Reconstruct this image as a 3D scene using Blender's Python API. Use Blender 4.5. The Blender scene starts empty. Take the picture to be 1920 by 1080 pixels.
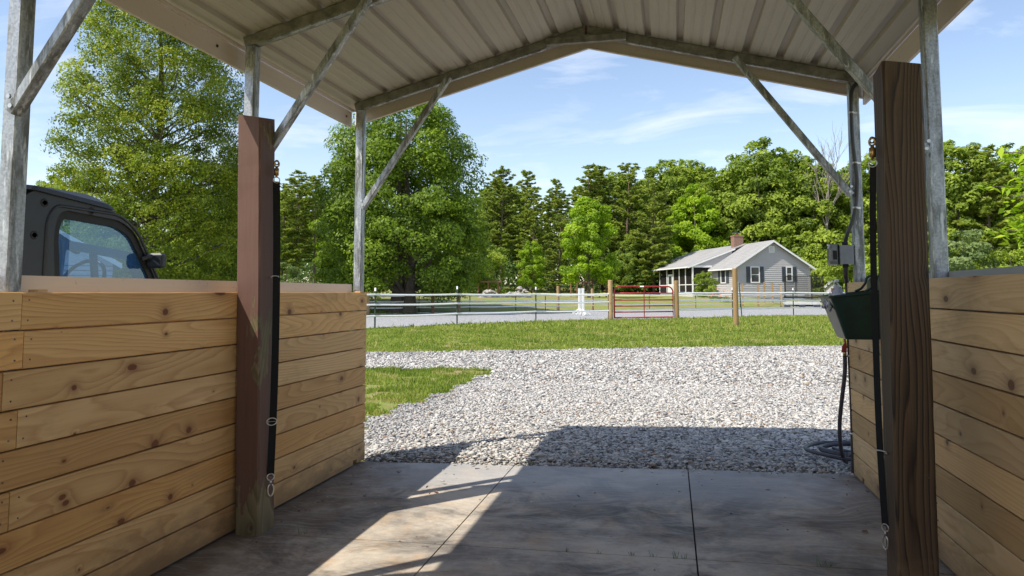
import bpy, math, random
import numpy as np
from mathutils import Vector, Matrix

rnd = random.Random(7)
rng = np.random.default_rng(7)
sc = bpy.context.scene
col = sc.collection

# ------------------------------------------------------------------ camera
EYE = 1.26
YAW, PITCH, FPX = math.radians(12.5), math.radians(4.35), 1340.0
fwd = Vector((-math.sin(YAW) * math.cos(PITCH), math.cos(YAW) * math.cos(PITCH), math.sin(PITCH)))
rgt = Vector((math.cos(YAW), math.sin(YAW), 0))
upv = rgt.cross(fwd)
cam_d = bpy.data.cameras.new('camera')
cam = bpy.data.objects.new('camera', cam_d)
col.objects.link(cam)
cam.matrix_world = Matrix(((rgt.x, upv.x, -fwd.x, 0), (rgt.y, upv.y, -fwd.y, 0), (rgt.z, upv.z, -fwd.z, EYE), (0, 0, 0, 1)))
cam_d.sensor_width = 36
cam_d.lens = FPX / 1920 * 36
cam_d.shift_y = -93 / 1920
cam_d.clip_start = 0.05
cam_d.clip_end = 2000
sc.camera = cam

# ------------------------------------------------------------------ sky, sun
SUN = Vector((-0.55, -0.50, 1.0)).normalized()
world = bpy.data.worlds.new('World')
sc.world = world
world.use_nodes = True
wn, wl = world.node_tree.nodes, world.node_tree.links
wn.clear()
def wnode(t, **k):
    n = wn.new(t)
    for a, b in k.items():
        setattr(n, a, b)
    return n
sky = wnode('ShaderNodeTexSky', sky_type='NISHITA', sun_disc=False)
sky.sun_elevation = math.asin(SUN.z)
sky.sun_rotation = math.atan2(SUN.x, SUN.y)
sky.air_density = 1.0
sky.dust_density = 0.5
sky.ozone_density = 1.6
tc = wnode('ShaderNodeTexCoord')
sep = wnode('ShaderNodeSeparateXYZ')
wl.new(tc.outputs['Generated'], sep.inputs[0])
def wmath(op, a, b=None):
    n = wnode('ShaderNodeMath', operation=op)
    for i, v in enumerate((a, b)):
        if v is None: continue
        if isinstance(v, (int, float)): n.inputs[i].default_value = v
        else: wl.new(v, n.inputs[i])
    return n.outputs[0]
zz = wmath('ADD', wmath('MAXIMUM', sep.outputs['Z'], 0.0), 0.12)
comb = wnode('ShaderNodeCombineXYZ')
wl.new(wmath('DIVIDE', sep.outputs['X'], zz), comb.inputs[0])
wl.new(wmath('DIVIDE', sep.outputs['Y'], zz), comb.inputs[1])
mp = wnode('ShaderNodeMapping')
mp.inputs['Rotation'].default_value = (0, 0, math.radians(-22))
mp.inputs['Scale'].default_value = (1.2, 1.9, 1)
mp.inputs['Location'].default_value = (3.1, 1.4, 0)
wl.new(comb.outputs[0], mp.inputs[0])
nz = wnode('ShaderNodeTexNoise')
nz.inputs['Scale'].default_value = 1.1
nz.inputs['Detail'].default_value = 7
nz.inputs['Roughness'].default_value = 0.6
nz.inputs['Distortion'].default_value = 0.7
wl.new(mp.outputs[0], nz.inputs['Vector'])
cr = wnode('ShaderNodeValToRGB')
cr.color_ramp.elements[0].position = 0.50
cr.color_ramp.elements[0].color = (0, 0, 0, 1)
cr.color_ramp.elements[1].position = 0.84
cr.color_ramp.elements[1].color = (1, 1, 1, 1)
wl.new(nz.outputs['Fac'], cr.inputs[0])
mix = wnode('ShaderNodeMix', data_type='RGBA')
wl.new(wmath('MULTIPLY', cr.outputs[0], 0.60), mix.inputs['Factor'])
tint = wnode('ShaderNodeMix', data_type='RGBA', blend_type='MULTIPLY')
tint.inputs[0].default_value = 1.0
tint.inputs[7].default_value = (1.14, 1.03, 0.97, 1)
wl.new(sky.outputs[0], tint.inputs[6])
wl.new(tint.outputs[2], mix.inputs[6])
mix.inputs[7].default_value = (6.0, 6.1, 6.3, 1)
bg = wnode('ShaderNodeBackground')
bg.inputs['Strength'].default_value = 0.13
wl.new(mix.outputs[2], bg.inputs['Color'])
wo = wnode('ShaderNodeOutputWorld')
wl.new(bg.outputs[0], wo.inputs['Surface'])

sun_d = bpy.data.lights.new('sun', 'SUN')
sun_d.energy = 3.7
sun_d.angle = math.radians(0.53)
sun_d.color = (1.0, 0.94, 0.83)
sun = bpy.data.objects.new('sun', sun_d)
sun.rotation_euler = (-SUN).to_track_quat('-Z', 'Y').to_euler()
sun.location = (0, 0, 30)
col.objects.link(sun)

sc.view_settings.view_transform = 'Standard'
sc.view_settings.look = 'None'
sc.view_settings.gamma = 1
sc.view_settings.exposure = 0.75
sc.view_settings.use_curve_mapping = False
sc.cycles.max_bounces = 10
sc.cycles.diffuse_bounces = 5
sc.cycles.transparent_max_bounces = 12

# ------------------------------------------------------------------ helpers
def campt(u, depth, z=0.0):
    """world x, y of the spot seen in column u of the photo at a given distance along the view"""
    lat = (u - 960) / FPX * depth
    return (-math.sin(YAW) * depth + math.cos(YAW) * lat, math.cos(YAW) * depth + math.sin(YAW) * lat, z)

class MB:
    def __init__(self):
        self.v, self.f = [], []
    def add(self, vs, fs):
        o = len(self.v)
        self.v += [tuple(p) for p in vs]
        self.f += [tuple(i + o for i in f) for f in fs]
        return self
    def box(self, x0, x1, y0, y1, z0, z1):
        return self.add([(x0, y0, z0), (x1, y0, z0), (x1, y1, z0), (x0, y1, z0), (x0, y0, z1), (x1, y0, z1), (x1, y1, z1), (x0, y1, z1)],
                        [(3, 2, 1, 0), (4, 5, 6, 7), (0, 1, 5, 4), (1, 2, 6, 5), (2, 3, 7, 6), (3, 0, 4, 7)])
    def beam(self, p0, p1, w, h, up=(0, 0, 1), c=0.0):
        """bar from p0 to p1, w across, h along up; c = chamfer"""
        p0, p1 = Vector(p0), Vector(p1)
        d = (p1 - p0).normalized()
        s = d.cross(Vector(up)).normalized()
        u = s.cross(d)
        a, b = w / 2, h / 2
        if c:
            prof = [(-a + c, -b), (a - c, -b), (a, -b + c), (a, b - c), (a - c, b), (-a + c, b), (-a, b - c), (-a, -b + c)]
        else:
            prof = [(-a, -b), (a, -b), (a, b), (-a, b)]
        n = len(prof)
        vs = [p0 + s * x + u * y for x, y in prof] + [p1 + s * x + u * y for x, y in prof]
        fs = [tuple(range(n))[::-1], tuple(range(n, 2 * n))] + [(i, (i + 1) % n, n + (i + 1) % n, n + i) for i in range(n)]
        return self.add(vs, [f[::-1] for f in fs] if False else fs)
    def tube(self, pts, r, n=8, cap=True):
        pts = [Vector(p) for p in pts]
        rs = r if isinstance(r, (list, tuple)) else [r] * len(pts)
        vs, fs = [], []
        ref = Vector((0, 0, 1))
        for i, p in enumerate(pts):
            a = pts[max(i - 1, 0)]
            b = pts[min(i + 1, len(pts) - 1)]
            d = (b - a).normalized()
            if i == 0:
                if abs(d.z) > 0.9: ref = Vector((1, 0, 0))
                s = d.cross(ref).normalized()
            else:
                s = (s - d * s.dot(d)).normalized()
            t = d.cross(s)
            for k in range(n):
                an = 2 * math.pi * k / n
                vs.append(p + (s * math.cos(an) + t * math.sin(an)) * rs[i])
        for i in range(len(pts) - 1):
            for k in range(n):
                k2 = (k + 1) % n
                fs.append((i * n + k, i * n + k2, (i + 1) * n + k2, (i + 1) * n + k))
        if cap:
            fs.append(tuple(range(n))[::-1])
            fs.append(tuple(range((len(pts) - 1) * n, len(pts) * n)))
        return self.add(vs, fs)
    def prism(self, poly, axis, a, b):
        """polygon (list of 2D) extruded along axis 'x','y' or 'z' from a to b"""
        def P(p, t):
            return {'x': (t, p[0], p[1]), 'y': (p[0], t, p[1]), 'z': (p[0], p[1], t)}[axis]
        n = len(poly)
        vs = [P(p, a) for p in poly] + [P(p, b) for p in poly]
        fs = [tuple(range(n))[::-1], tuple(range(n, 2 * n))] + [(i, (i + 1) % n, n + (i + 1) % n, n + i) for i in range(n)]
        return self.add(vs, fs)
    def ring(self, outer, inner, axis, a, b):
        """frame: outer and inner outlines with equal point counts, extruded"""
        def P(p, t):
            return {'x': (t, p[0], p[1]), 'y': (p[0], t, p[1]), 'z': (p[0], p[1], t)}[axis]
        n = len(outer)
        vs = [P(p, a) for p in outer] + [P(p, a) for p in inner] + [P(p, b) for p in outer] + [P(p, b) for p in inner]
        fs = []
        for i in range(n):
            j = (i + 1) % n
            fs += [(i, j, n + j, n + i), (2 * n + i, 3 * n + i, 3 * n + j, 2 * n + j), (i, 2 * n + i, 2 * n + j, j), (n + i, n + j, 3 * n + j, 3 * n + i)]
        return self.add(vs, fs)
    def build(self, name, m, parent=None, smooth=False, **k):
        me = bpy.data.meshes.new(name)
        me.from_pydata(self.v, [], self.f)
        if smooth:
            me.polygons.foreach_set('use_smooth', [True] * len(me.polygons))
        me.update()
        if m: me.materials.append(m)
        return link(name, me, parent, **k)

def fixn(me):
    import bmesh
    bm = bmesh.new(); bm.from_mesh(me)
    bmesh.ops.recalc_face_normals(bm, faces=bm.faces)
    bm.to_mesh(me); bm.free()

def link(name, me, parent=None, loc=None, rot=None, kind=None, label=None, cat=None, group=None):
    o = bpy.data.objects.new(name, me)
    col.objects.link(o)
    if me is not None and len(me.polygons) < 5000 and not me.get('fx'):
        fixn(me); me['fx'] = 1
    if parent: o.parent = parent
    if loc: o.location = loc
    if rot: o.rotation_euler = rot
    if kind: o['kind'] = kind
    if label: o['label'] = label
    if cat: o['category'] = cat
    if group: o['group'] = group
    return o

def thing(name, label, cat, loc=(0, 0, 0), rz=0, group=None):
    o = bpy.data.objects.new(name, None)
    col.objects.link(o)
    o.location = loc
    o.rotation_euler = (0, 0, rz)
    o.empty_display_size = 0.2
    o['label'] = label
    o['category'] = cat
    if group: o['group'] = group
    return o

def np_mesh(name, V, F, mats, tint=None, smooth=False):
    """V (n,3), F (m,k) arrays"""
    me = bpy.data.meshes.new(name)
    m, k = F.shape
    me.vertices.add(len(V)); me.vertices.foreach_set('co', V.astype(np.float32).ravel())
    me.loops.add(m * k); me.loops.foreach_set('vertex_index', F.astype(np.int32).ravel())
    me.polygons.add(m)
    me.polygons.foreach_set('loop_start', np.arange(0, m * k, k, dtype=np.int32))
    me.polygons.foreach_set('loop_total', np.full(m, k, dtype=np.int32))
    if smooth: me.polygons.foreach_set('use_smooth', np.ones(m, dtype=bool))
    if tint is not None:
        at = me.attributes.new('tint', 'FLOAT', 'POINT')
        at.data.foreach_set('value', tint.astype(np.float32))
    me.update(calc_edges=True)
    me.materials.append(mats)
    me['fx'] = 1
    return me

# ------------------------------------------------------------------ node maths
class NT:
    def __init__(self, name):
        self.m = bpy.data.materials.new(name)
        self.m.use_nodes = True
        self.t = self.m.node_tree
        self.t.nodes.clear()
        self.out = self.t.nodes.new('ShaderNodeOutputMaterial')
    def n(self, typ, ins=None, **k):
        nd = self.t.nodes.new('ShaderNode' + typ)
        for a, b in k.items(): setattr(nd, a, b)
        for a, b in (ins or {}).items(): self.set(nd.inputs[a], b)
        return nd
    def set(self, sock, v):
        if isinstance(v, bpy.types.NodeSocket): self.t.links.new(v, sock)
        elif isinstance(v, bpy.types.Node): self.t.links.new(v.outputs[0], sock)
        else:
            if isinstance(v, tuple) and len(v) == 3 and sock.type == 'RGBA': v = v + (1,)
            sock.default_value = v
    def math(self, op, a, b=None, c=None, clamp=False):
        nd = self.t.nodes.new('ShaderNodeMath'); nd.operation = op; nd.use_clamp = clamp
        for i, v in enumerate((a, b, c)):
            if v is not None: self.set(nd.inputs[i], v)
        return nd.outputs[0]
    def mix(self, f, a, b, mode='MIX'):
        nd = self.t.nodes.new('ShaderNodeMix'); nd.data_type = 'RGBA'; nd.blend_type = mode
        self.set(nd.inputs[0], f); self.set(nd.inputs[6], a); self.set(nd.inputs[7], b)
        return nd.outputs[2]
    def ramp(self, f, stops):
        nd = self.t.nodes.new('ShaderNodeValToRGB')
        e = nd.color_ramp.elements
        while len(e) < len(stops): e.new(0.5)
        for i, (p, c) in enumerate(stops):
            e[i].position = p
            e[i].color = (c if isinstance(c, tuple) else (c, c, c)) + (1,)
        self.set(nd.inputs[0], f)
        return nd.outputs[0]
    def noise(self, vec, scale=1, detail=3, rough=0.5, dist=0, dims='3D'):
        nd = self.n('TexNoise', {'Scale': scale, 'Detail': detail, 'Roughness': rough, 'Distortion': dist}, noise_dimensions=dims)
        if vec is not None: self.set(nd.inputs['Vector'], vec)
        return nd.outputs[0]
    def obj(self):
        return self.n('TexCoord').outputs['Object']
    def pos(self):
        return self.n('NewGeometry').outputs['Position']
    def mapping(self, v, scale=(1, 1, 1), loc=(0, 0, 0), rot=(0, 0, 0)):
        nd = self.n('Mapping', {'Scale': scale, 'Location': loc, 'Rotation': rot})
        self.set(nd.inputs[0], v)
        return nd.outputs[0]
    def sepxyz(self, v):
        nd = self.n('SeparateXYZ'); self.set(nd.inputs[0], v); return nd.outputs
    def comb(self, x, y, z):
        nd = self.n('CombineXYZ')
        for i, v in enumerate((x, y, z)): self.set(nd.inputs[i], v)
        return nd.outputs[0]
    def bump(self, h, strength=0.3, dist=0.01):
        return self.n('Bump', {'Strength': strength, 'Distance': dist, 'Height': h}).outputs[0]
    def bsdf(self, color, rough=0.6, metal=0.0, normal=None, spec=0.5, **k):
        ins = {'Base Color': color, 'Roughness': rough, 'Metallic': metal, 'Specular IOR Level': spec}
        if normal is not None: ins['Normal'] = normal
        ins.update(k)
        b = self.n('BsdfPrincipled', ins)
        self.t.links.new(b.outputs[0], self.out.inputs[0])
        return b
    def rand(self):
        return self.n('ObjectInfo').outputs['Random']

def simple(name, color, rough=0.6, metal=0.0, var=0.15, scale=8.0, bump=0.0, bdist=0.002, spec=0.5):
    m = NT(name)
    p = m.obj()
    f = m.noise(p, scale, 4, 0.6)
    c = m.mix(m.ramp(f, [(0.3, 0.0), (0.7, 1.0)]), tuple(x * (1 - var) for x in color), tuple(min(1, x * (1 + var)) for x in color))
    nrm = m.bump(m.noise(p, scale * 6, 3), bump, bdist) if bump else None
    m.bsdf(c, rough, metal, nrm, spec)
    return m.m

def wood(name, light, dark, knot, order='YZX', ring=1.0, contrast=0.7, rough=0.62, mottle=None, paint=None, bumpy=0.3, knots=True, fine=0.25, stretch=1.0):
    """plain-sawn softwood: long axis, across, depth picked by order"""
    m = NT(name)
    ox, oy, oz = m.sepxyz(m.obj())
    d = {'X': ox, 'Y': oy, 'Z': oz}
    R = m.rand()
    s = m.math('ADD', d[order[0]], m.math('MULTIPLY', R, 91.7))
    a = m.math('ADD', d[order[1]], m.math('MULTIPLY', R, 37.3))
    b = d[order[2]]
    # knots
    kv = m.comb(m.math('ADD', m.math('MULTIPLY', s, 3.2), m.math('MULTIPLY', m.noise(m.comb(m.math('MULTIPLY', s, 0.9), 0.0, R), 1, 1), 2.5)), m.math('MULTIPLY', a, 4.8), m.math('MULTIPLY', R, 50.0))
    vo = m.n('TexVoronoi', {'Scale': 1.0, 'Randomness': 1.0}, feature='F1', voronoi_dimensions='2D')
    m.set(vo.inputs['Vector'], kv)
    kd0 = m.math('MULTIPLY', vo.outputs['Distance'], 0.24)
    wob = m.noise(m.comb(m.math('MULTIPLY', s, 14.0), m.math('MULTIPLY', a, 20.0), R), 1, 2)
    kd = m.math('ADD', kd0, m.math('MULTIPLY', m.math('SUBTRACT', wob, 0.5), 0.012))
    kr = m.sepxyz(vo.outputs['Color'])
    size = m.math('MULTIPLY', m.math('MAXIMUM', m.math('SUBTRACT', m.math('POWER', kr[0], 1.6), 0.20), 0.0), 0.030 if knots else 0.0)
    halo = m.math('POWER', 2.718, m.math('MULTIPLY', m.math('DIVIDE', kd, m.math('ADD', m.math('MULTIPLY', size, 1.8), 0.0015)), -1.0))
    # rings
    low = m.noise(m.comb(m.math('MULTIPLY', s, 0.55 * stretch), m.math('MULTIPLY', a, 4.2), m.math('MULTIPLY', b, 4.0)), 1, 1.5, 0.4)
    mid = m.noise(m.comb(m.math('MULTIPLY', s, 2.5), m.math('MULTIPLY', a, 16.0), m.math('MULTIPLY', b, 14.0)), 1, 2, 0.5)
    g = m.math('ADD', m.math('ADD', m.math('MULTIPLY', low, 16.0 * ring), m.math('MULTIPLY', mid, 0.9)), m.math('ADD', m.math('MULTIPLY', a, 18.0 * ring), m.math('MULTIPLY', halo, 2.2)))
    fr = m.math('FRACT', g)
    tri = m.ramp(fr, [(0.0, 0.0), (0.62, 0.5), (0.86, 1.0), (1.0, 0.0)])
    fi = m.noise(m.comb(m.math('MULTIPLY', s, 5.0), m.math('MULTIPLY', a, 260.0), m.math('MULTIPLY', b, 200.0)), 1, 3, 0.6)
    grain = m.math('ADD', m.math('MULTIPLY', tri, contrast), m.math('MULTIPLY', m.math('SUBTRACT', fi, 0.5), fine * 2), clamp=True)
    c = m.mix(grain, light, dark)
    # broad tone drift and per-piece tone
    dr = m.noise(m.comb(m.math('MULTIPLY', s, 1.1), m.math('MULTIPLY', a, 6.0), R), 1, 3, 0.55)
    c = m.mix(m.ramp(dr, [(0.35, 0.0), (0.75, 0.55)]), c, mottle or tuple(x * 0.75 for x in light))
    tone = m.math('ADD', m.math('MULTIPLY', R, 0.42), 0.76)
    R2 = m.math('FRACT', m.math('MULTIPLY', R, 17.3))
    hue = m.math('ADD', m.math('MULTIPLY', R2, 0.16), 0.92)
    c = m.mix(1.0, c, m.comb(tone, m.math('MULTIPLY', tone, hue), m.math('MULTIPLY', tone, m.math('POWER', hue, 3.0))), 'MULTIPLY')
    # resin-red streaks along the grain
    rs = m.noise(m.comb(m.math('MULTIPLY', s, 1.6), m.math('MULTIPLY', a, 26.0), R), 1, 4, 0.6)
    if knots:
        c = m.mix(m.ramp(rs, [(0.60, 0.0), (0.74, 0.55)]), c, tuple(x * y for x, y in zip(light, (0.55, 0.36, 0.25))))
    if knots:
        c = m.mix(m.math('MULTIPLY', m.math('SUBTRACT', halo, 0.10, clamp=True), 1.0), c, tuple(x * 1.6 for x in knot))
        core = m.math('SUBTRACT', 1.0, m.math('DIVIDE', kd, m.math('ADD', size, 0.0005)), clamp=True)
        rr = m.math('SINE', m.math('MULTIPLY', kd, 1500.0))
        kc = m.mix(m.math('MULTIPLY', m.math('ADD', rr, 1.0), 0.5), knot, tuple(x * 2.2 for x in knot))
        c = m.mix(m.math('MULTIPLY', core, 4.0, clamp=True), c, kc)
    if paint is None and knots:
        P0 = m.pos()
        zz0 = m.sepxyz(P0)[2]
        sp = m.noise(m.mapping(P0, (5, 5, 12)), 1, 6, 0.7)
        dirt = m.ramp(m.math('ADD', m.math('MULTIPLY', sp, 0.5), m.math('MULTIPLY', m.math('SUBTRACT', 0.30, zz0, clamp=True), 1.1)), [(0.32, 0.0), (0.55, 0.75)])
        c = m.mix(dirt, c, (0.20, 0.125, 0.07))
        sm = m.noise(m.mapping(P0, (1.5, 1.5, 5), (5, 2, 1)), 1, 5, 0.7)
        c = m.mix(m.ramp(sm, [(0.56, 0.0), (0.72, 0.45)]), c, tuple(x * 0.42 for x in light))
    h = grain
    if paint:
        pc, pscale, lo, hi = paint
        P = m.pos()
        pn = m.noise(m.mapping(P, (7, 7, 2.2)), 1, 6, 0.65)
        z = m.sepxyz(P)[2]
        zlow = m.math('MULTIPLY', m.math('SUBTRACT', 0.34, z, clamp=True), 0.75)
        band = m.math('MULTIPLY', m.math('SUBTRACT', 0.30, m.math('ABSOLUTE', m.math('SUBTRACT', z, 0.85)), clamp=True), 0.38)
        mask = m.ramp(m.math('ADD', pn, m.math('ADD', zlow, band)), [(lo, 0.0), (hi, 1.0)])
        streak = m.noise(m.mapping(P, (60, 60, 2.5)), 1, 4, 0.6)
        pcol = m.mix(streak, tuple(x * 0.75 for x in pc), tuple(x * 1.25 for x in pc))
        c = m.mix(mask, pcol, c)
        h = m.math('ADD', m.math('MULTIPLY', streak, 0.7), m.math('MULTIPLY', mask, -0.5))
    nrm = m.bump(h, bumpy, 0.0018)
    m.bsdf(c, rough, 0, nrm, 0.35)
    return m.m

# ------------------------------------------------------------------ materials
PINE = wood('pine_boards', (0.76, 0.465, 0.190), (0.45, 0.205, 0.060), (0.11, 0.034, 0.010), 'YZX', mottle=(0.56, 0.29, 0.095), contrast=0.62, ring=1.35, fine=0.33)
PINE2 = wood('pine_boards_pale', (0.70, 0.455, 0.215), (0.45, 0.25, 0.090), (0.10, 0.045, 0.02), 'YZX', mottle=(0.52, 0.315, 0.130), contrast=0.55, ring=1.35, fine=0.33)
OLDPOST = wood('weathered_post', (0.130, 0.085, 0.050), (0.009, 0.006, 0.004), (0.02, 0.012, 0.008), 'ZXY', ring=2.3, contrast=1.0, mottle=(0.095, 0.055, 0.034), bumpy=0.8, fine=0.35, stretch=0.7)
REDPOST = wood('painted_post', (0.22, 0.165, 0.085), (0.07, 0.055, 0.025), (0.05, 0.03, 0.02), 'ZXY', ring=1.6, mottle=(0.085, 0.075, 0.035), paint=((0.135, 0.070, 0.051), 6, 0.59, 0.61), bumpy=0.5)
FENCEPOST = wood('round_fence_post', (0.42, 0.29, 0.15), (0.25, 0.155, 0.075), (0.14, 0.08, 0.04), 'ZXY', contrast=0.6)
SCRAP = wood('scrap_wood', (0.62, 0.42, 0.22), (0.45, 0.26, 0.12), (0.2, 0.1, 0.05), 'YXZ')

def galv():
    m = NT('galvanized_steel')
    p = m.obj()
    P = m.pos()
    vo = m.n('TexVoronoi', {'Scale': 120.0}); m.set(vo.inputs['Vector'], P)
    sp = m.sepxyz(vo.outputs['Color'])[0]
    bl = m.noise(m.mapping(P, (16, 16, 3.2)), 1, 5, 0.68)
    c = m.mix(sp, (0.30, 0.315, 0.335), (0.44, 0.455, 0.48))
    c = m.mix(m.ramp(bl, [(0.46, 0.0), (0.60, 0.85)]), c, (0.13, 0.13, 0.12))
    sc2 = m.noise(m.mapping(P, (40, 40, 6), (3, 1, 0)), 1, 4, 0.7)
    c = m.mix(m.ramp(sc2, [(0.56, 0.0), (0.66, 0.75)]), c, (0.72, 0.73, 0.74))
    c = m.mix(m.ramp(m.noise(m.mapping(P, (30, 30, 9), (9, 4, 2)), 1, 5, 0.7), [(0.66, 0.0), (0.76, 0.8)]), c, (0.16, 0.10, 0.06))
    m.bsdf(c, m.ramp(bl, [(0.3, 0.36), (0.7, 0.62)]), 0.55, m.bump(sc2, 0.15, 0.001))
    return m.m
GALV = galv()
GALVD = simple('dull_zinc', (0.20, 0.19, 0.165), 0.5, 0.25, 0.45, 16, 0.1, 0.001)

def panel_mat(name, colr, streaky=True):
    m = NT(name)
    P = m.pos()
    n1 = m.noise(m.mapping(P, (1.6, 0.5, 1.6)), 1, 4, 0.6)
    n2 = m.noise(m.mapping(P, (40, 1.2, 40)), 1, 3, 0.6)
    c = m.mix(m.ramp(n1, [(0.35, 0.0), (0.7, 0.35)]), colr, tuple(x * 0.75 for x in colr))
    c = m.mix(m.ramp(n2, [(0.55, 0.0), (0.75, 0.22)]), c, tuple(x * 0.6 for x in colr))
    c = m.mix(m.ramp(m.noise(P, 55, 2), [(0.68, 0.0), (0.76, 0.5)]), c, (0.25, 0.2, 0.15))
    m.bsdf(c, 0.5, 0.0, m.bump(n1, 0.06, 0.01), 0.4)
    return m.m
ROOFM = panel_mat('roof_panel_paint', (0.49, 0.445, 0.385))
TRIMM = panel_mat('trim_paint', (0.66, 0.56, 0.50))
SIDM = panel_mat('siding_paint', (0.68, 0.62, 0.55))
SIDG = panel_mat('siding_paint_grey', (0.42, 0.44, 0.46))
RUSTY = simple('rusty_weld', (0.10, 0.035, 0.018), 0.9, 0, 0.4, 60)
SCREW = simple('screw_steel', (0.16, 0.15, 0.14), 0.4, 0.8)
BOLT = simple('bolt_zinc', (0.55, 0.55, 0.54), 0.35, 0.8)

def concrete():
    m = NT('concrete')
    P = m.pos()
    x, y, z = m.sepxyz(P)
    n1 = m.noise(m.mapping(P, (1.0, 1.5, 1)), 1.1, 9, 0.70, 0.2)
    n2 = m.noise(P, 5.5, 5, 0.65, 0.3)
    n3 = m.noise(P, 90, 3, 0.6)
    # trowel arcs
    dist = m.noise(P, 1.3, 2)
    arc = m.noise(m.mapping(m.comb(m.math('ADD', x, m.math('MULTIPLY', dist, 1.6)), m.math('ADD', y, m.math('MULTIPLY', dist, 0.8)), 0.0), (3, 46, 1), rot=(0, 0, 0.5)), 1, 3, 0.6)
    c = m.mix(m.ramp(n1, [(0.40, 0.0), (0.58, 1.0)]), (0.54, 0.465, 0.375), (0.22, 0.195, 0.165))
    c = m.mix(m.ramp(n2, [(0.5, 0.0), (0.72, 0.7)]), c, (0.50, 0.34, 0.20))
    c = m.mix(m.ramp(m.noise(m.mapping(P, (1, 1, 1), (7, 3, 0)), 2.2, 6, 0.7, 0.6), [(0.49, 0.0), (0.64, 0.80)]), c, (0.09, 0.078, 0.066))
    # paler strip near the open edge
    edge = m.math('MULTIPLY', m.ramp(y, [(0.0, 0.0), (1.0, 1.0)]), 1.0)
    e2 = m.ramp(m.math('ADD', m.math('SUBTRACT', y, 4.25), m.math('MULTIPLY', m.math('SUBTRACT', n1, 0.5), 1.2)), [(0.0, 0.0), (0.35, 0.62)])
    c = m.mix(e2, c, (0.43, 0.425, 0.42))
    # dirt by the walls
    wl_ = m.ramp(m.math('ADD', m.math('SUBTRACT', -1.75, x), m.math('MULTIPLY', m.math('SUBTRACT', n2, 0.5), 1.3)), [(0.0, 0.0), (0.5, 0.8)])
    wr_ = m.ramp(m.math('ADD', m.math('SUBTRACT', x, 0.72), m.math('MULTIPLY', m.math('SUBTRACT', n2, 0.5), 1.3)), [(0.0, 0.0), (0.5, 0.75)])
    c = m.mix(wl_, c, (0.15, 0.105, 0.07))
    c = m.mix(wr_, c, (0.16, 0.115, 0.08))
    c = m.mix(m.math('MULTIPLY', m.math('SUBTRACT', n3, 0.5), 0.5, clamp=True), c, (0.05, 0.045, 0.04))
    c = m.mix(m.ramp(arc, [(0.5, 0.0), (0.72, 0.42)]), c, (0.50, 0.48, 0.45))
    c = m.mix(m.ramp(m.noise(m.mapping(P, (2, 9, 1), rot=(0, 0, -.4)), 3, 7, 0.75), [(0.60, 0.0), (0.66, 0.5)]), c, (0.13, 0.10, 0.075))
    c = m.mix(m.ramp(m.noise(P, 24, 2), [(0.74, 0.0), (0.77, 0.8)]), c, (0.05, 0.03, 0.02))
    h = m.math('ADD', m.math('MULTIPLY', arc, 0.5), m.math('MULTIPLY', n3, 0.4))
    m.bsdf(c, m.ramp(n1, [(0.3, 0.55), (0.7, 0.8)]), 0, m.bump(h, 0.35, 0.003), 0.4)
    return m.m
CONC = concrete()
SOIL = simple('joint_soil', (0.06, 0.042, 0.028), 0.95, 0, 0.5, 40)

def ground_grass(name, a, b, dirt, dirt_amt=0.62, sc_=0.9):
    m = NT(name)
    P = m.pos()
    n1 = m.noise(P, sc_, 5, 0.6)
    n2 = m.noise(P, 9, 4, 0.7)
    n3 = m.noise(P, 45, 3, 0.7)
    c = m.mix(m.ramp(n1, [(0.3, 0.0), (0.7, 1.0)]), a, b)
    c = m.mix(m.ramp(n3, [(0.4, 0.0), (0.75, 0.6)]), c, tuple(x * 0.45 for x in a))
    c = m.mix(m.ramp(m.math('ADD', m.math('MULTIPLY', n2, 0.5), m.math('MULTIPLY', m.noise(m.mapping(P, (1, 2.2, 1), (4, 4, 0)), 0.55, 5, 0.65), 0.5)), [(dirt_amt - 0.15, 0.0), (dirt_amt - 0.06, 0.85)]), c, dirt)
    m.bsdf(c, 0.9, 0, m.bump(n3, 0.6, 0.03), 0.2)
    return m.m
TERR = ground_grass('meadow', (0.180, 0.240, 0.045), (0.250, 0.290, 0.065), (0.30, 0.22, 0.12))

def gravel_base(name, c0, c1, s=28.0):
    m = NT(name)
    P = m.pos()
    vo = m.n('TexVoronoi', {'Scale': s}); m.set(vo.inputs['Vector'], P)
    r = m.sepxyz(vo.outputs['Color'])[0]
    n1 = m.noise(P, 0.5, 4, 0.6)
    c = m.mix(r, c0, c1)
    c = m.mix(m.ramp(n1, [(0.45, 0.0), (0.7, 0.35)]), c, (0.42, 0.36, 0.28))
    c = m.mix(m.ramp(vo.outputs['Distance'], [(0.5, 0.0), (0.9, 0.8)]), c, (0.12, 0.11, 0.10))
    m.bsdf(c, 0.85, 0, m.bump(m.math('SUBTRACT', 1.0, vo.outputs['Distance']), 0.9, 0.02), 0.3)
    return m.m
GRAVB = gravel_base('gravel_bed', (0.26, 0.25, 0.235), (0.50, 0.48, 0.45), 60)
ARENA = gravel_base('arena_screenings', (0.26, 0.27, 0.29), (0.42, 0.43, 0.45), 16)

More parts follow.
